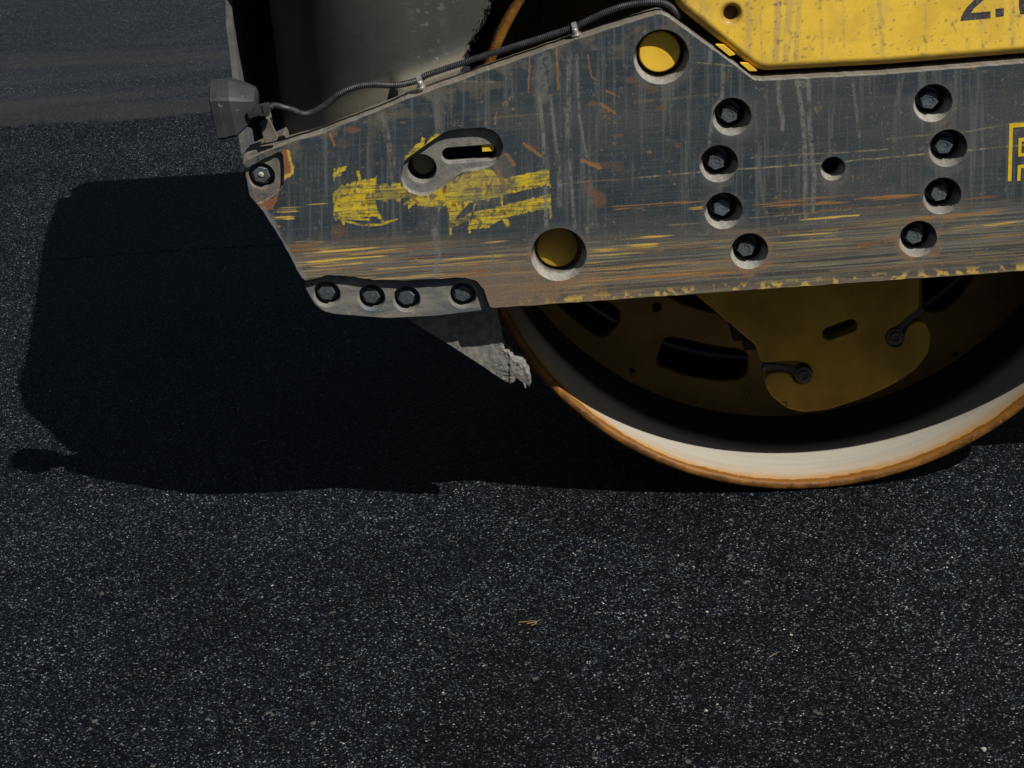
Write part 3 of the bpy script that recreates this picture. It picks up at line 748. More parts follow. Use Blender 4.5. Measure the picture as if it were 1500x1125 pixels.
bm = bmesh.new(); c = xz(772, 14, WY); lathe_y(bm, c, [(.03, WY-.001), (.03, WY-.02), (.024, WY-.026), (.012, WY-.026), (.010, WY-.045), (.0001, WY-.045)], 24)
obj('rubber_buffer', bm, M['rubber'], drum, True, sharp=40)

# ---- hub bracket (yellow casting in front of the web)
HY = .235
hub_px = [(960, 380), (1019, 432), (1107, 506), (1113, 527), (1120, 531), (1160, 528), (1182, 531), (1190, 543), (1187, 557), (1178, 563), (1165, 561), (1158, 548), (1140, 545), (1126, 548), (1121, 556), (1122, 566), (1130, 580), (1152, 598), (1177, 604), (1214, 600), (1265, 583.5), (1309, 563), (1342, 541), (1360, 518), (1364, 492), (1357, 474),
          (1345, 470), (1330, 478), (1324, 491), (1322, 505), (1312, 510), (1300, 505), (1297, 492), (1304, 482), (1315, 478), (1330, 464), (1346, 452), (1347, 420), (1350, 360)]
hub = part(slab('hub_bracket', fillet([xz(*p, HY) for p in hub_px], .008, 4), [capsule(xz(1215, 489, HY), xz(1246, 477.5, HY), 10.5*PX*1.07)],
           [(.002, HY), (0, HY+.002), (0, HY+.03)], [(.001, HY), (0, HY+.002), (0, HY+.03)], M['yellow'], roller))
bm = bmesh.new(); box(bm, .34, .64, HY+.0305, WY-.002, .225, .78, .02)
part(obj('hub_block', bm, M['black'], roller))  # coloured black so the oblong hole reads as deep shade
for (bx, by), (ex, ey) in (((1177, 549), (1118, 540)), ((1311, 493), (1352, 455))):
    bm = bmesh.new(); c = xz(bx, by, HY); e = xz(ex, ey, HY)
    lathe_y(bm, c, [(.0165, HY+.02), (.0165, HY-.002), (.013, HY-.003), (.0115, HY-.003), (.0105, HY-.010), (.006, HY-.010), (.0055, HY-.007), (.0001, HY-.007)], 20)
    d = Vector((e[0]-c[0], 0, e[1]-c[1])); n_ = d.cross(Vector((0, 1, 0))).normalized()
    ring_p = None
    for k in range(9):
        s_ = k/8; ctr = Vector((c[0], HY+.012, c[1]))+d*s_+Vector((0, 0, .004*math.sin(s_*math.pi)))
        rg = [bm.verts.new(ctr+.0085*(n_*math.cos(q*math.pi/4)+Vector((0, 1, 0))*math.sin(q*math.pi/4))) for q in range(8)]
        if ring_p:
            for q in range(8): bm.faces.new((ring_p[q], ring_p[(q+1) % 8], rg[(q+1) % 8], rg[q]))
        ring_p = rg
    obj('tie_bolt', bm, M['bolt_dirty'], hub, True, sharp=40)
def stroke_mesh(paths, w, Y, th=.0004):
    bm = bmesh.new()
    for pts in paths:
        pr = [Vector((p[0], 0, p[1])) for p in pts]
        L_ = []; 
        for i, p in enumerate(pr):
            d = (pr[min(i+1, len(pr)-1)]-pr[max(i-1, 0)]).normalized(); n_ = Vector((-d.z, 0, d.x))
            L_.append((bm.verts.new(p+n_*w/2+Vector((0, Y, 0))), bm.verts.new(p-n_*w/2+Vector((0, Y, 0)))))
        for a, b in zip(L_[:-1], L_[1:]): bm.faces.new((a[0], b[0], b[1], a[1]))
    return bm
for cx, cy, Y, par in ((1151, 594, HY-.0006, hub), (1097, 574, WY-.0006, drum)):
    obj('hand_mark', stroke_mesh([[xz(cx-5, cy-4, Y), xz(cx+2, cy-5, Y), xz(cx+1, cy+1, Y), xz(cx-1, cy+6, Y)]], .0022, Y), M['mark'], par)

# ------------------------------------------------------------------ SCRAPER
SY = .053
scr_px = [(570, 430), (600, 470), (660, 507), (745, 562), (753, 559), (757, 553), (761, 556), (766, 562), (770, 567), (772, 562), (776, 565), (778, 559), (775, 548), (770, 535), (762, 527), (753, 526), (751, 520), (745, 514), (739, 511), (730, 470), (724, 430)]
rs_ = random.Random(11)
lp = subdiv_loop([xz(*p, SY) for p in scr_px], .004)
ref = at(600, 470, SY)
lp = [(x+(rs_.uniform(-.0012, .0012) if x > xz(735, 500, SY)[0] else 0), z+(rs_.uniform(-.0012, .0012) if x > xz(735, 500, SY)[0] else 0)) for x, z in lp]
scr = part(slab('scraper', lp, [], [(.0015, SY), (0, SY+.002), (0, SY+.03)], [], M['scraper'], roller, h=.002, label='grey scraper plate caked with dried asphalt beside the drum'))
# the caked crust stands out unevenly
V_ = np.array([v_.co[:] for v_ in scr.data.vertices]); u_, v2_ = survey(V_)
cake = sst(705, 745, u_)*(fbm(u_, v2_, 18, 18, 71, 2)*.005+fbm(u_, v2_, 5, 5, 72, 2)*.004)+sst(744, 748, u_)*.004+fbm(u_, v2_, 6, 14, 73, 2)*.0018
for v_, k_ in zip(scr.data.vertices, cake):
    if v_.co.y < SY+.0021: v_.co.y -= k_*.8
scr.data.update()

# ------------------------------------------------------------------ YELLOW COVER (upper right) with its lettering
PY = .012
pan_px = [(985, -6), (992, 12), (1102, 101), (1120, 106.5), (1300, 97), (1500, 81), (2100, 36), (2100, -330), (985, -330)]
pan = fillet([xz(*p, PY) for p in pan_px], .012, 5)
pan = subdiv_loop(pan, .015)
def pan_color(P):
    u, v = survey(P)
    n1 = fbm(u, v, 50, 50, 51); n2 = fbm(u, v, 12, 12, 52); n3 = fbm(u, v, 4, 5, 53, 3); va = fbm(u, v, 7, 120, 54, 3); h_ = fbm(u, v, 90, 4, 55, 3)
    c = np.tile(np.array([.95, .63, .072]), (len(u), 1))
    c = mixc(c, (.72, .46, .06), sst(.45, .7, n1)*.6)
    c = mixc(c, (.86, .56, .055), sst(.5, .7, h_)*.4)
    c = mixc(c, (.60, .40, .10), sst(.62, .82, va)*.25*sst(.4, .6, n2))
    c = mixc(c, (.60, .38, .10), .5*sst(40, 0, np.hypot(u-1010, v+5)))
    for x0, x1, w, k in [(1141, 1136, 7, 1), (1158, 1150, 8, .8), (1172, 1165, 6, .7), (1095, 1098, 6, .7), (1112, 1117, 2, .6), (1288, 1294, 5, .7), (1200, 1205, 4, .3), (1438, 1440, 6, .6), (1356, 1357, 3, .4), (1234, 1237, 3, .4), (1480, 1486, 6, .5), (1030, 1030, 8, .3), (1200, 1206, 2, .4)]:
        d, s = seg(u, v, (x0, -20), (x1, 104))
        m = sst(w, w*.4, d+(n2-.5)*4)
        c = mixc(c, (.46, .33, .16), m*k*.6*sst(.25, .6, n2+.1))
        c = mixc(c, (.16, .135, .12), m*k*sst(.60, .68, fbm(u, v, 4, 6, 58, 3))*.9*sst(.45, .62, fbm(u, v, 11, 16, 59, 3)+.06))
    c = mixc(c, (.22, .16, .1), sst(.70, .76, fbm(u, v, 5, 6, 56, 3))*.6)
    c = mixc(c, (.52, .37, .14), .25*sst(.55, .75, fbm(u, v, 16, 30, 57, 4)))
    c = mixc(c, (.40, .25, .07), .6*sst(24, 12, np.hypot(u-1071, v-20))*sst(.3, .6, n2+.1))
    c = mixc(c, (.30, .18, .05), .6*sst(6, 0, np.abs(v-(108-(u-1120)*.061)))*(u > 1100)*sst(.35, .6, n2))
    return np.clip(c, .01, .95)
pr = [(.016, PY), (.0105, PY+.0012), (.006, PY+.004), (.0025, PY+.0085), (.0006, PY+.014), (0, PY+.02), (0, PY+.06)]
panel = part(slab('side_cover', pan, [circle(xz(1071, 20, PY), 10.5*PX, 28)], pr, [[(.0075, PY), (.0045, PY+.001), (.0018, PY+.003), (0, PY+.007), (0, PY+.02)]], M['panel'], roller, h=.0022, colorfn=pan_color, wallcol=(.55, .34, .04), holecol=(.5, .3, .05), back=False, smooth=True, shade_walls=False))
bm = bmesh.new(); c = xz(1071, 20, PY); lathe_y(bm, c, [(.014, PY+.016), (.0001, PY+.016)], 20); obj('hole_floor', bm, M['ring'], panel)
# body behind the cover
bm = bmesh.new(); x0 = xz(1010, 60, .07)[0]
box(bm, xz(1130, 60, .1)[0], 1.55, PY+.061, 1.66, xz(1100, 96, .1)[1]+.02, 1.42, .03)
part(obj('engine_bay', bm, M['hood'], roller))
bm = bmesh.new()                                 # quads added in the shape of sunlit yellow in the gap
for quad in (((1049, 66), (1061, 66.5), (1077, 80), (1069, 82)), ((1085, 93), (1096, 93), (1109, 104), (1098, 104))):
    vs_ = [bm.verts.new((xz(*p, .0095)[0], .0095, xz(*p, .0095)[1])) for p in quad]
    bm.faces.new(vs_[::-1])
    r_ = bmesh.ops.extrude_face_region(bm, geom=bm.faces[-1:] if False else [f for f in bm.faces if vs_[0] in f.verts])
    for v_ in [e for e in r_['geom'] if isinstance(e, bmesh.types.BMVert)]: v_.co.y += .01
bmesh.ops.recalc_face_normals(bm, faces=bm.faces)
part(obj('sunlit_patch', bm, M['yellow_bright'], roller))

def flat(name, polys, Y, mat, parent, th=.0005):
    bm = bmesh.new()
    for q in polys:
        q = ccw(q)
        f = [bm.verts.new((x, Y, z)) for x, z in q]; b = [bm.verts.new((x, Y+th, z)) for x, z in q]
        ov, oe, of, ovs, oes, ofs = delaunay_2d_cdt([Vector(p) for p in q], [(i, (i+1) % len(q)) for i in range(len(q))], [], 0, 1e-7)
        for t_ in of:
            c_ = [sum(ov[k][a]/len(t_) for k in t_) for a in (0, 1)]
            if inpoly(np.array([c_[0]]), np.array([c_[1]]), q)[0] and all(ovs[k] for k in t_): bm.faces.new([f[ovs[k][0]] for k in t_])
        for i in range(len(q)): bm.faces.new((f[i-1], b[i-1], b[i], f[i]))
    bmesh.ops.recalc_face_normals(bm, faces=bm.faces)
    return obj(name, bm, mat, parent)
LY = PY-.0004
P_ = lambda *a: [xz(x, y, LY) for x, y in a]
two = P_((1407, 30.5), (1408.5, 24), (1412, 17), (1417, 10), (1427, 0), (1434, -8), (1440, -18), (1441, -28), (1436, -36), (1428, -38), (1420, -33), (1418, -24), (1406, -23), (1409, -38), (1419, -48), (1433, -49), (1447, -42), (1453, -29), (1450, -14), (1443, -2), (1434, 6), (1427, 12), (1422.5, 19), (1451, 16.5), (1451, 26.5))
dot = P_((1458.5, 13), (1470.5, 12), (1470.5, 23.5), (1459, 25))
stem = P_((1493, -52), (1506, -53), (1506, 19.5), (1495, 21), (1493, 10))
flat('lettering', [two, dot, stem], LY, M['letter'], panel)

# outlined letter on the frame, its foot worn away
DY = -.0005
Q = lambda *a: [xz(x, y, DY) for x, y in a]
B = 1478
outer_v = Q((1478.6, 181.5), (1484, 181), (1481.6, 265.5), (1476.2, 265.5))
outer_t = Q((1484, 181), (1540, 177), (1540, 183), (1483.8, 187))
r1v = Q((1492.2, 202.5), (1496.6, 202.2), (1496, 225), (1491.4, 229.5))
r1t = Q((1496.6, 202.2), (1528, 200), (1528, 205), (1496.5, 207.2))
r1b = Q((1491.4, 229.5), (1496, 225), (1528, 222.5), (1528, 227))
r2v = Q((1491, 242), (1495.8, 241.6), (1494.6, 265), (1490, 265))
r2t = Q((1495.8, 241.6), (1528, 239), (1528, 243.6), (1495.6, 246.2))
flat('frame_letter', [outer_v, outer_t, r1v, r1t, r1b, r2v, r2t], DY, M['decal'], frame)

# ------------------------------------------------------------------ FRONT COWL, APRON
CY = .070
def cowl():
    z0, z1 = .66, 1.10
    nz = 150
    zs = [z0+(z1-z0)*i/(nz-1) for i in range(nz)]
    cx, R = -.20, .27
    rr = random.Random(21); jit = [0]*nz
    for i in range(nz): jit[i] = .75*jit[i-1]+rr.uniform(-.0022, .0022) if i else 0
    V = []; Cc = []; Fs = []; MI = []
    rows = []
    p1 = xz(423, 200); p2 = xz(962, 8); ztop = lambda x: p1[1]+(p2[1]-p1[1])*(x-p1[0])/(p2[0]-p1[0])
    for i, z in enumerate(zs):
        xr = DRUM_X-math.sqrt(max(.01, .645**2-(z-.61)**2))+jit[i]
        row = [(xr+.004, 1.84), (xr+.004, CY+.10), (xr+.002+jit[i]*.5, CY+.02), (xr, CY+.004), (xr-.006, CY)]
        xl = xr-.006
        n1 = 26
        for k in range(1, n1+1): row.append((xl+(cx-xl)*k/n1, CY))
        n2 = 36
        for k in range(1, n2+1):
            t = math.pi/2*k/n2; row.append((cx-R*math.sin(t), CY+R-R*math.cos(t)))
        row += [(cx-R, .9), (-.55, 1.5), (-.605, 1.78), (-.575, 1.85)]
        rr_ = []
        for x, y in row:
            s_ = z-ztop(x)
            if y < CY+.003 and s_ < .05 and x > -.42: y -= .023*(1-max(0, s_)/.05)**2*min(1, (x+.42)/.12)
            rr_.append((x, y, z+.07*(z-z0)/(z1-z0)*max(0, y-CY)/1.7))
        rows.append(rr_)
    m = len(rows[0])
    V = [p for r in rows for p in r]
    for i in range(nz-1):
        for k in range(m-1):
            Fs.append((i*m+k, i*m+k+1, (i+1)*m+k+1, (i+1)*m+k)); MI.append(1 if k < 3 else 0)
    Fs.append(tuple(range((nz-1)*m, nz*m))); MI.append(0)
    me = bpy.data.meshes.new('front_cowl'); me.from_pydata(V, [], Fs)
    P = np.array(V); u, v = survey(P)
    n1 = fbm(u, v, 90, 90, 61); n2 = fbm(u, v, 25, 25, 62); va = fbm(u, v, 18, 200, 63, 3)
    c = np.tile(np.array([.042, .045, .043]), (len(V), 1))
    c = mixc(c, (.068, .068, .060), sst(.4, .65, n1)*.7)
    c = mixc(c, (.06, .064, .06), sst(.5, .7, va)*.5)
    c = mixc(c, (.185, .165, .12), .8*sst(70, 10, v-0*u-(195-(u-430)*.35)+70)*0)
    c = mixc(c, (.23, .205, .155), .8*sst(-34, -6, v-(188-(u-440)*.38))*(u > 380))
    c = mixc(c, (.18, .175, .155), .3*sst(.64, .74, n2)*sst(40, 10, np.abs(u-625)))
    c = mixc(c, (.25, .24, .21), .4*sst(.78, .82, fbm(u, v, 6, 6, 65, 2))*sst(60, 10, np.abs(u-630)))
    ca = me.color_attributes.new('Col', 'FLOAT_COLOR', 'POINT'); arr = np.ones((len(V), 4), np.float32); arr[:, :3] = c
    ca.data.foreach_set('color', arr.ravel())
    o = link('front_cowl', me, [M['cowl'], M['crust']], roller, True)
    me.polygons.foreach_set('material_index', MI)
    try: me.set_sharp_from_angle(angle=math.radians(50))
    except Exception: pass
    return part(o)
cw = cowl()
# unseen arc added above the drum to block sun from its rim
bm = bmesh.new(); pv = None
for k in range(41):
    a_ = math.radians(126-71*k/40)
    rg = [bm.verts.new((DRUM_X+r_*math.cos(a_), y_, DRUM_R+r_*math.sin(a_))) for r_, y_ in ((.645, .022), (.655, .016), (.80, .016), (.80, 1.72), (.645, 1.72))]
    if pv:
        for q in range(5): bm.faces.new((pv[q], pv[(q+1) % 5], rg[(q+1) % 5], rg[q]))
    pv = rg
bmesh.ops.recalc_face_normals(bm, faces=bm.faces); part(obj('drum_sun_blocker', bm, M['hood'], roller))
# crumbs of asphalt along the trimmed edge of the cowl
bm = bmesh.new(); rc = random.Random(31)
for k in range(90):
    z = rc.uniform(.86, 1.1); x = DRUM_X-math.sqrt(.645**2-(z-.61)**2)+rc.gauss(-.002, .004)
    g = bmesh.ops.create_icosphere(bm, subdivisions=1, radius=rc.uniform(.0015, .0045))
    for v_ in g['verts']: v_.co = Vector((v_.co.x*rc.uniform(.7, 1.3)+x, v_.co.y*.7+CY+rc.uniform(-.001, .01), v_.co.z*rc.uniform(.7, 1.4)+z))
o = obj('asphalt_crumbs', bm, M['crust'], cw); o['kind'] = 'stuff'

# apron: thin sheet across the front, seen edge-on; its outline follows from the measured shadow
def apron():
    a0 = at(353, 225, .11); a1 = at(322.5, 0, .23)
    # near edge rises from the lug; the sheet leans and bows forward slightly
    top = [(.235, .925), (.30, .955), (.44, .98), (.6, 1.01), (.9, 1.06), (1.25, 1.13), (1.48, 1.155), (1.70, 1.165), (1.75, 1.1)]
    edge = [(.11, a0[2]), (.135, a0[2]+.05), (.16, .80), (.215, .885)]+top
    bot = [(1.7, .5), (.9, .56), (.6, .62), (.3, .66), (.112, .64)]
    loop = edge+bot
    def X(y, z):
        k = min(1, max(0, (z-a0[2])/(a1[2]-a0[2])))
        return a0[0]+(a1[0]-a0[0])*k-.058*max(0, (y-.25))
    bm = bmesh.new()
    f = [bm.verts.new((X(y, z), y, z)) for y, z in loop]
    b = [bm.verts.new((X(y, z)+.011, y, z)) for y, z in loop]
    n = len(loop)
    fa = bm.faces.new(f); fb = bm.faces.new(b[::-1])
    for i in range(n):
        q = bm.faces.new((f[i-1], b[i-1], b[i], f[i])); q.material_index = 0
    fb.material_index = 1; fa.material_index = 1
    bmesh.ops.recalc_face_normals(bm, faces=bm.faces)
    return part(obj('front_apron', bm, [M['sheet'], M['sheet_in']], roller))
apron()
bm = bmesh.new(); box(bm, -.43, -.32, .75, 1.80, .55, 1.02, .01); part(obj('front_crossmember', bm, M['sheet_in'], roller))
bm = bmesh.new(); x_ = xz(372, 232, .05); x2_ = xz(590, 140, .05)
vs_ = [bm.verts.new(p) for p in ((x_[0]-.01, .047, x_[1]-.03), (x2_[0], .047, x2_[1]-.03), (x2_[0], .30, x2_[1]-.03), (x_[0]-.01, .36, x_[1]-.03))]
f_ = bm.faces.new(vs_); r_ = bmesh.ops.extrude_face_region(bm, geom=[f_])
for v_ in r_['geom']:
    if isinstance(v_, bmesh.types.BMVert): v_.co.z -= .008
bmesh.ops.recalc_face_normals(bm, faces=bm.faces); part(obj('light_gap_filler', bm, M['sheet_in'], roller))  # sheet added to stop sun slipping between plate and cowl
# far side frame so the machine is closed
bm = bmesh.new()
fo = [(-.49, .70), (-.42, .5), (-.1, .45), (1.5, .45), (1.5, .83), (.3, .83), (.2, .95), (-.2, .85)]
part(slab('far_side_frame', fillet(fo, .01), [], [(0, 1.74), (0, 1.785)], [], M['shoe'], roller))

# ------------------------------------------------------------------ LAMP
def loft(sections, closed_front=True, closed_back=True):
    bm = bmesh.new(); prev = None; n = len(sections[0])
    for s in sections:
        rg = [bm.verts.new(p) for p in s]
        if prev:
            for i in range(n): bm.faces.new((prev[i], prev[(i+1) % n], rg[(i+1) % n], rg[i]))
        elif closed_front: bm.faces.new(rg[::-1])
        prev = rg
    if closed_back: bm.faces.new(prev)
    bmesh.ops.recalc_face_normals(bm, faces=bm.faces)
    return bm
def lamp():
    YC = .016
    # measured silhouette of the housing: top and bottom outline along the axis
    st = [((308, 121), (324, 195), .046, .25), ((309, 119), (325, 195), .048, .25), ((321, 117), (337, 193.5), .048, .26), ((322, 117.5), (337.5, 193), .0465, .26), ((336, 115), (352, 190), .046, .30), ((358, 121), (366, 178), .036, .35), ((374, 128), (375, 167), .026, .38), ((378, 136), (377, 160), .02, .4)]
    secs = []
    for tp, bt, w, ch in st:
        a = at(*tp, YC); b = at(*bt, YC); ax = (a-b); hgt = np.linalg.norm(ax); upv = ax/hgt
        hw = w; c_ = ch*hgt; pts = []
        prof2 = [(-1, .05), (-.9, 0), (.9, 0), (1, .05), (1, 1-ch), (.93, 1-ch*.80), (.3, 1-.02), (.2, 1), (-.2, 1), (-.3, 1-.02), (-.93, 1-ch*.80), (-1, 1-ch)]
        for q, hh in prof2:
            p = b+ax*hh; pts.append((p[0], YC+q*hw, p[2]))
        secs.append(pts)
    body = part(obj('work_lamp', loft(secs), M['lamp'], roller, True, 'grey boxy work lamp bolted on the front end', sharp=18))
    # lens recessed in the front
    a = np.array(secs[0]); cen = a.mean(0); q = cen+(a-cen)*.88
    bm = bmesh.new(); f = [bm.verts.new(p+np.array([-.0012, 0, 0])) for p in q]; b2 = [bm.verts.new(p+np.array([.003, 0, 0])) for p in q]
    bm.faces.new(f)
    for i in range(len(f)): bm.faces.new((f[i-1], b2[i-1], b2[i], f[i]))
    bmesh.ops.recalc_face_normals(bm, faces=bm.faces)
    obj('lamp_lens', bm, M['lens'], body)
    # connector on the rear side
    yk = YC-.026
    s1 = []
    def bar(p, q, Y, w, hgt, y2=None):
        a = at(*p, Y); b = at(*q, Y); d = (b-a)/np.linalg.norm(b-a); u_ = np.array([-d[2], 0, d[0]])
        return [[tuple(c_+np.array([0, w*i, 0])+u_*hgt*j) for i, j in ((-1, -1), (1, -1), (1, 1), (-1, 1))] for c_ in (a, b)]
    bm = loft(bar((364, 167), (387, 160), yk-.008, .008, .0055)); obj('lamp_connector', bm, M['lamp'], body)
    bm = loft(bar((372, 158), (385, 154.5), yk-.006, .007, .0022)); obj('connector_latch', bm, M['rubber'], body)
    bm = loft(bar((386, 159), (395, 158), yk-.009, .009, .0075)); obj('connector_collar', bm, M['lamp'], body)
    bm = loft(bar((402, 152.2), (406, 153.2), .004, .0025, .0022)); obj('tie_tail', bm, M['lamp'], body)
    bm = loft(bar((392, 164), (394, 172), yk-.009, .006, .004)); obj('connector_pin', bm, M['clip'], body)
    # bracket tab and pivot bolt
    tab = fillet([xz(383, 178, YC-.02), xz(394, 172, YC-.02), xz(407, 201, YC-.02), xz(406, 206, YC-.02), xz(388, 210, YC-.02), xz(383, 192, YC-.02)], .003)
    tb = slab('lamp_bracket', tab, [], [(.0008, YC-.022), (0, YC-.021), (0, YC-.016)], [], M['tab'], body)
    bm = bmesh.new(); c_ = xz(387, 181, YC-.022); lathe_y(bm, c_, [(.0062, YC-.02), (.0062, YC-.027), (.005, YC-.028), (.003, YC-.028), (.0025, YC-.0265), (.0001, YC-.0265)], 14)
    obj('pivot_bolt', bm, M['bolt_dirty'], body, True, sharp=35)
    # dark saddle between lamp and bracket
    sd = fillet([xz(360, 184, YC-.01), xz(378, 168, YC-.01), xz(392, 172, YC-.01), xz(398, 186, YC-.01), xz(390, 192, YC-.01), xz(372, 189, YC-.01)], .004)
    obj_ = slab('lamp_saddle', sd, [], [(0, YC-.012), (0, YC+.02)], [], M['black'], body)
lamp()

# ------------------------------------------------------------------ CONDUIT
def catmull(pts, n):
    out = []
    P = [pts[0]]+pts+[pts[-1]]
    for i in range(1, len(P)-2):
        p0, p1, p2, p3 = P[i-1:i+3]
        for k in range(n):
            t = k/n
            out.append(.5*((2*p1)+(-p0+p2)*t+(2*p0-5*p1+4*p2-p3)*t*t+(-p0+3*p1-3*p2+p3)*t**3))
    out.append(P[-2]); return out
def conduit():
    px = [(396, 157, -.008), (402, 154, -.006), (414, 157, -.008), (428, 161, -.006), (444, 167, 0), (460, 164, .004), (476, 155, .002), (497, 138, -.004), (521, 127.5, -.006), (545, 124, -.004), (577, 125, .004), (601, 121, .014), (615, 116, .020), (628, 109, .020), (665, 96.5, .021), (699, 85, .021), (765, 64.5, .021), (832, 43, .021), (843, 39, .021), (867, 27, .022), (890, 17, .022), (915, 8.5, .022), (949, 3.5, .022), (973, 5, .022), (987, 14, .024), (996, 26, .03)]
    pts = [Vector(at(x, y, Y)) for x, y, Y in px]
    dense = catmull(pts, 24)
    # arclength resample
    d = [0]
    for a, b in zip(dense[:-1], dense[1:]): d.append(d[-1]+(b-a).length)
    step = .00065; n = int(d[-1]/step); ctr = []; j = 0
    for i in range(n):
        s = i*step
        while d[j+1] < s: j += 1
        t = (s-d[j])/(d[j+1]-d[j]+1e-12); ctr.append(dense[j].lerp(dense[j+1], t))
    bm = bmesh.new(); prev = None; K = 10
    for i, c in enumerate(ctr):
        tg = (ctr[min(i+1, n-1)]-ctr[max(i-1, 0)]).normalized()
        e1 = tg.cross(Vector((0, 1, 0))).normalized(); e2 = tg.cross(e1)
        ph = i % 5; r = (.0058 if ph in (0, 1, 2) else .0046)
        if i*step < .032: r = .0050
        rg = [bm.verts.new(c+r*(e1*math.cos(2*math.pi*k/K)+e2*math.sin(2*math.pi*k/K))) for k in range(K)]
        if prev:
            for k in range(K): bm.faces.new((prev[k], prev[(k+1) % K], rg[(k+1) % K], rg[k]))
        prev = rg
    bmesh.ops.recalc_face_normals(bm, faces=bm.faces)
    cd = part(obj('cable_conduit', bm, M['rubber'], roller, True, sharp=60))
    for x, y in ((615, 118), (842, 41)):
        c = Vector(at(x, y, .016)); bm = bmesh.new()
        tg = Vector(at(x+20, y-7, .02))-Vector(at(x, y, .02)); tg.normalize()
        e1 = tg.cross(Vector((0, 1, 0))).normalized(); e2 = tg.cross(e1)
        cc = Vector(at(x, y-2, .020))
        rings = []
        for s_ in (-.0042, .0042):
            for r in (.0066, .0078):
                rings.append([bm.verts.new(cc+tg*s_+r*(e1*math.cos(2*math.pi*k/16)+e2*math.sin(2*math.pi*k/16))) for k in range(16)])
        for a, b in ((0, 1), (1, 3), (3, 2), (2, 0)):
            for k in range(16): bm.faces.new((rings[a][k], rings[a][(k+1) % 16], rings[b][(k+1) % 16], rings[b][k]))
        # screw head and washer on the plate edge, below the strap
        b0 = Vector(at(x+1, y+7, .012)); ax = Vector((-.25, -.15, 1)).normalized(); f1 = ax.cross(Vector((0, 1, 0))).normalized(); f2 = ax.cross(f1)
        pv = None
        for r, hgt in ((.0085, -.004), (.0085, -.002), (.0052, -.0018), (.0052, .006), (.0042, .0075), (.0001, .0078)):
            rg = [bm.verts.new(b0+ax*hgt+r*(f1*math.cos(2*math.pi*k/12)+f2*math.sin(2*math.pi*k/12))) for k in range(12)]
            if pv:
                for k in range(12): bm.faces.new((pv[k], pv[(k+1) % 12], rg[(k+1) % 12], rg[k]))
            pv = rg
        bmesh.ops.recalc_face_normals(bm, faces=bm.faces)
        obj('conduit_clip', bm, M['clip'], cd, True, sharp=35)
conduit()

# ------------------------------------------------------------------ small things lying on the road
def pebble(px, py, w, label, seed):
    p = on_road(px, py); r = w*.5
    rg = random.Random(seed); bm = bmesh.new()
    bmesh.ops.create_icosphere(bm, subdivisions=3, radius=1)
    ph = [rg.uniform(0, 6) for _ in range(6)]
    for v_ in bm.verts:
        k = 1+.14*math.sin(2.3*v_.co.x+ph[0])+.12*math.sin(3.1*v_.co.y+ph[1])+.1*math.sin(4*v_.co.z+ph[2])+.05*math.sin(9*v_.co.x+ph[3])
        v_.co = Vector((v_.co.x*k*r, v_.co.y*k*r*.75, v_.co.z*k*r*.6+r*.5))
    o = obj('pebble', bm, M['pebble'], None, True); o.location = (p[0], p[1], 0); o.rotation_euler = (0, 0, rg.uniform(0, 3))
    o['label'] = label; o['category'] = 'pebble'; o['group'] = 'pebbles lying on the fresh asphalt'
pebble(1441, 1100, .0095, 'largest pale pebble, lying near the lower right corner of the road', 1)
pebble(1036, 898, .0065, 'small pale pebble on the asphalt below the middle of the drum', 2)
pebble(1034, 1042, .0065, 'small pale pebble nearest the lower edge in the middle of the road', 3)
pebble(1159, 931, .006, 'small pale pebble close to the orange needle on the asphalt', 4)
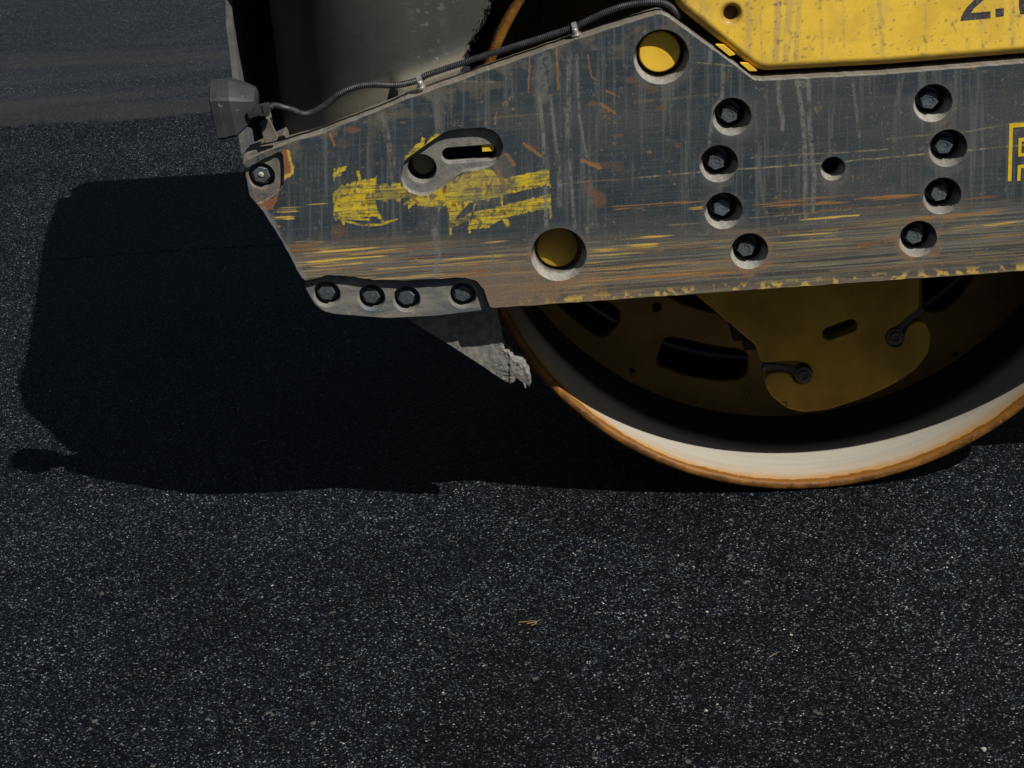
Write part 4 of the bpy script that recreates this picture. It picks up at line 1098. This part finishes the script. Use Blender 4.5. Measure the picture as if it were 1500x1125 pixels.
def needle(pts, w, label):
    bm = bmesh.new()
    for path_ in pts:
        prev = None
        for i, p in enumerate(path_):
            c = Vector(on_road(*p, .002)); c.z = .0025
            q = Vector(on_road(*path_[min(i+1, len(path_)-1)], .002))-Vector(on_road(*path_[max(i-1, 0)], .002)); q.normalize()
            n_ = Vector((-q.y, q.x, 0)); ww = w*(1-.5*i/(len(path_)-1))
            rg = [bm.verts.new(c+n_*ww), bm.verts.new(c+Vector((0, 0, ww))), bm.verts.new(c-n_*ww), bm.verts.new(c-Vector((0, 0, ww)))]
            if prev:
                for k in range(4): bm.faces.new((prev[k], prev[(k+1) % 4], rg[(k+1) % 4], rg[k]))
            prev = rg
    bmesh.ops.recalc_face_normals(bm, faces=bm.faces)
    o = obj('dry_needle', bm, M['needle']); o['label'] = label; o['category'] = 'dry needle'
needle([[(760, 912), (770, 911), (781, 909.5)], [(772, 914), (785, 911), (792, 908)], [(778, 917), (786, 913)]], .0008, 'forked bit of dry brown needles lying on the asphalt below the frame')
needle([[(1127, 963), (1134, 959), (1142, 955)]], .0007, 'single straight orange needle lying on the asphalt at the right')

# ------------------------------------------------------------------ light, sky, camera
l = Vector((-.68, .58, -1)).normalized()
sd = bpy.data.lights.new('sun', 'SUN'); sd.energy = 5.0; sd.angle = math.radians(.53); sd.color = (1.0, .955, .88)
so = bpy.data.objects.new('sun', sd); col.objects.link(so)
so.rotation_euler = l.to_track_quat('-Z', 'Y').to_euler(); so.location = (4, -4, 6)
w = bpy.data.worlds.new('World'); scene.world = w; w.use_nodes = True
nt = w.node_tree; bg = nt.nodes['Background']
sky = nt.nodes.new('ShaderNodeTexSky'); sky.sky_type = 'NISHITA'; sky.sun_disc = False
sky.sun_elevation = math.asin(-l.z); sky.sun_rotation = math.atan2(-l.x, -l.y)
nt.links.new(sky.outputs[0], bg.inputs[0]); bg.inputs[1].default_value = .026

cd = bpy.data.cameras.new('camera'); cd.sensor_width = 36; cd.lens = F/1500*36; cd.clip_end = 2000; cd.clip_start = .05
co = bpy.data.objects.new('camera', cd); col.objects.link(co); scene.camera = co
Rm = Matrix((( RT[0], UP[0], -_fw[0], CAM[0]), (RT[1], UP[1], -_fw[1], CAM[1]), (RT[2], UP[2], -_fw[2], CAM[2]), (0, 0, 0, 1)))
co.matrix_world = Rm
scene.view_settings.view_transform = 'Standard'; scene.view_settings.look = 'None'; scene.view_settings.exposure = 0
scene.render.resolution_x = 1024; scene.render.resolution_y = 768
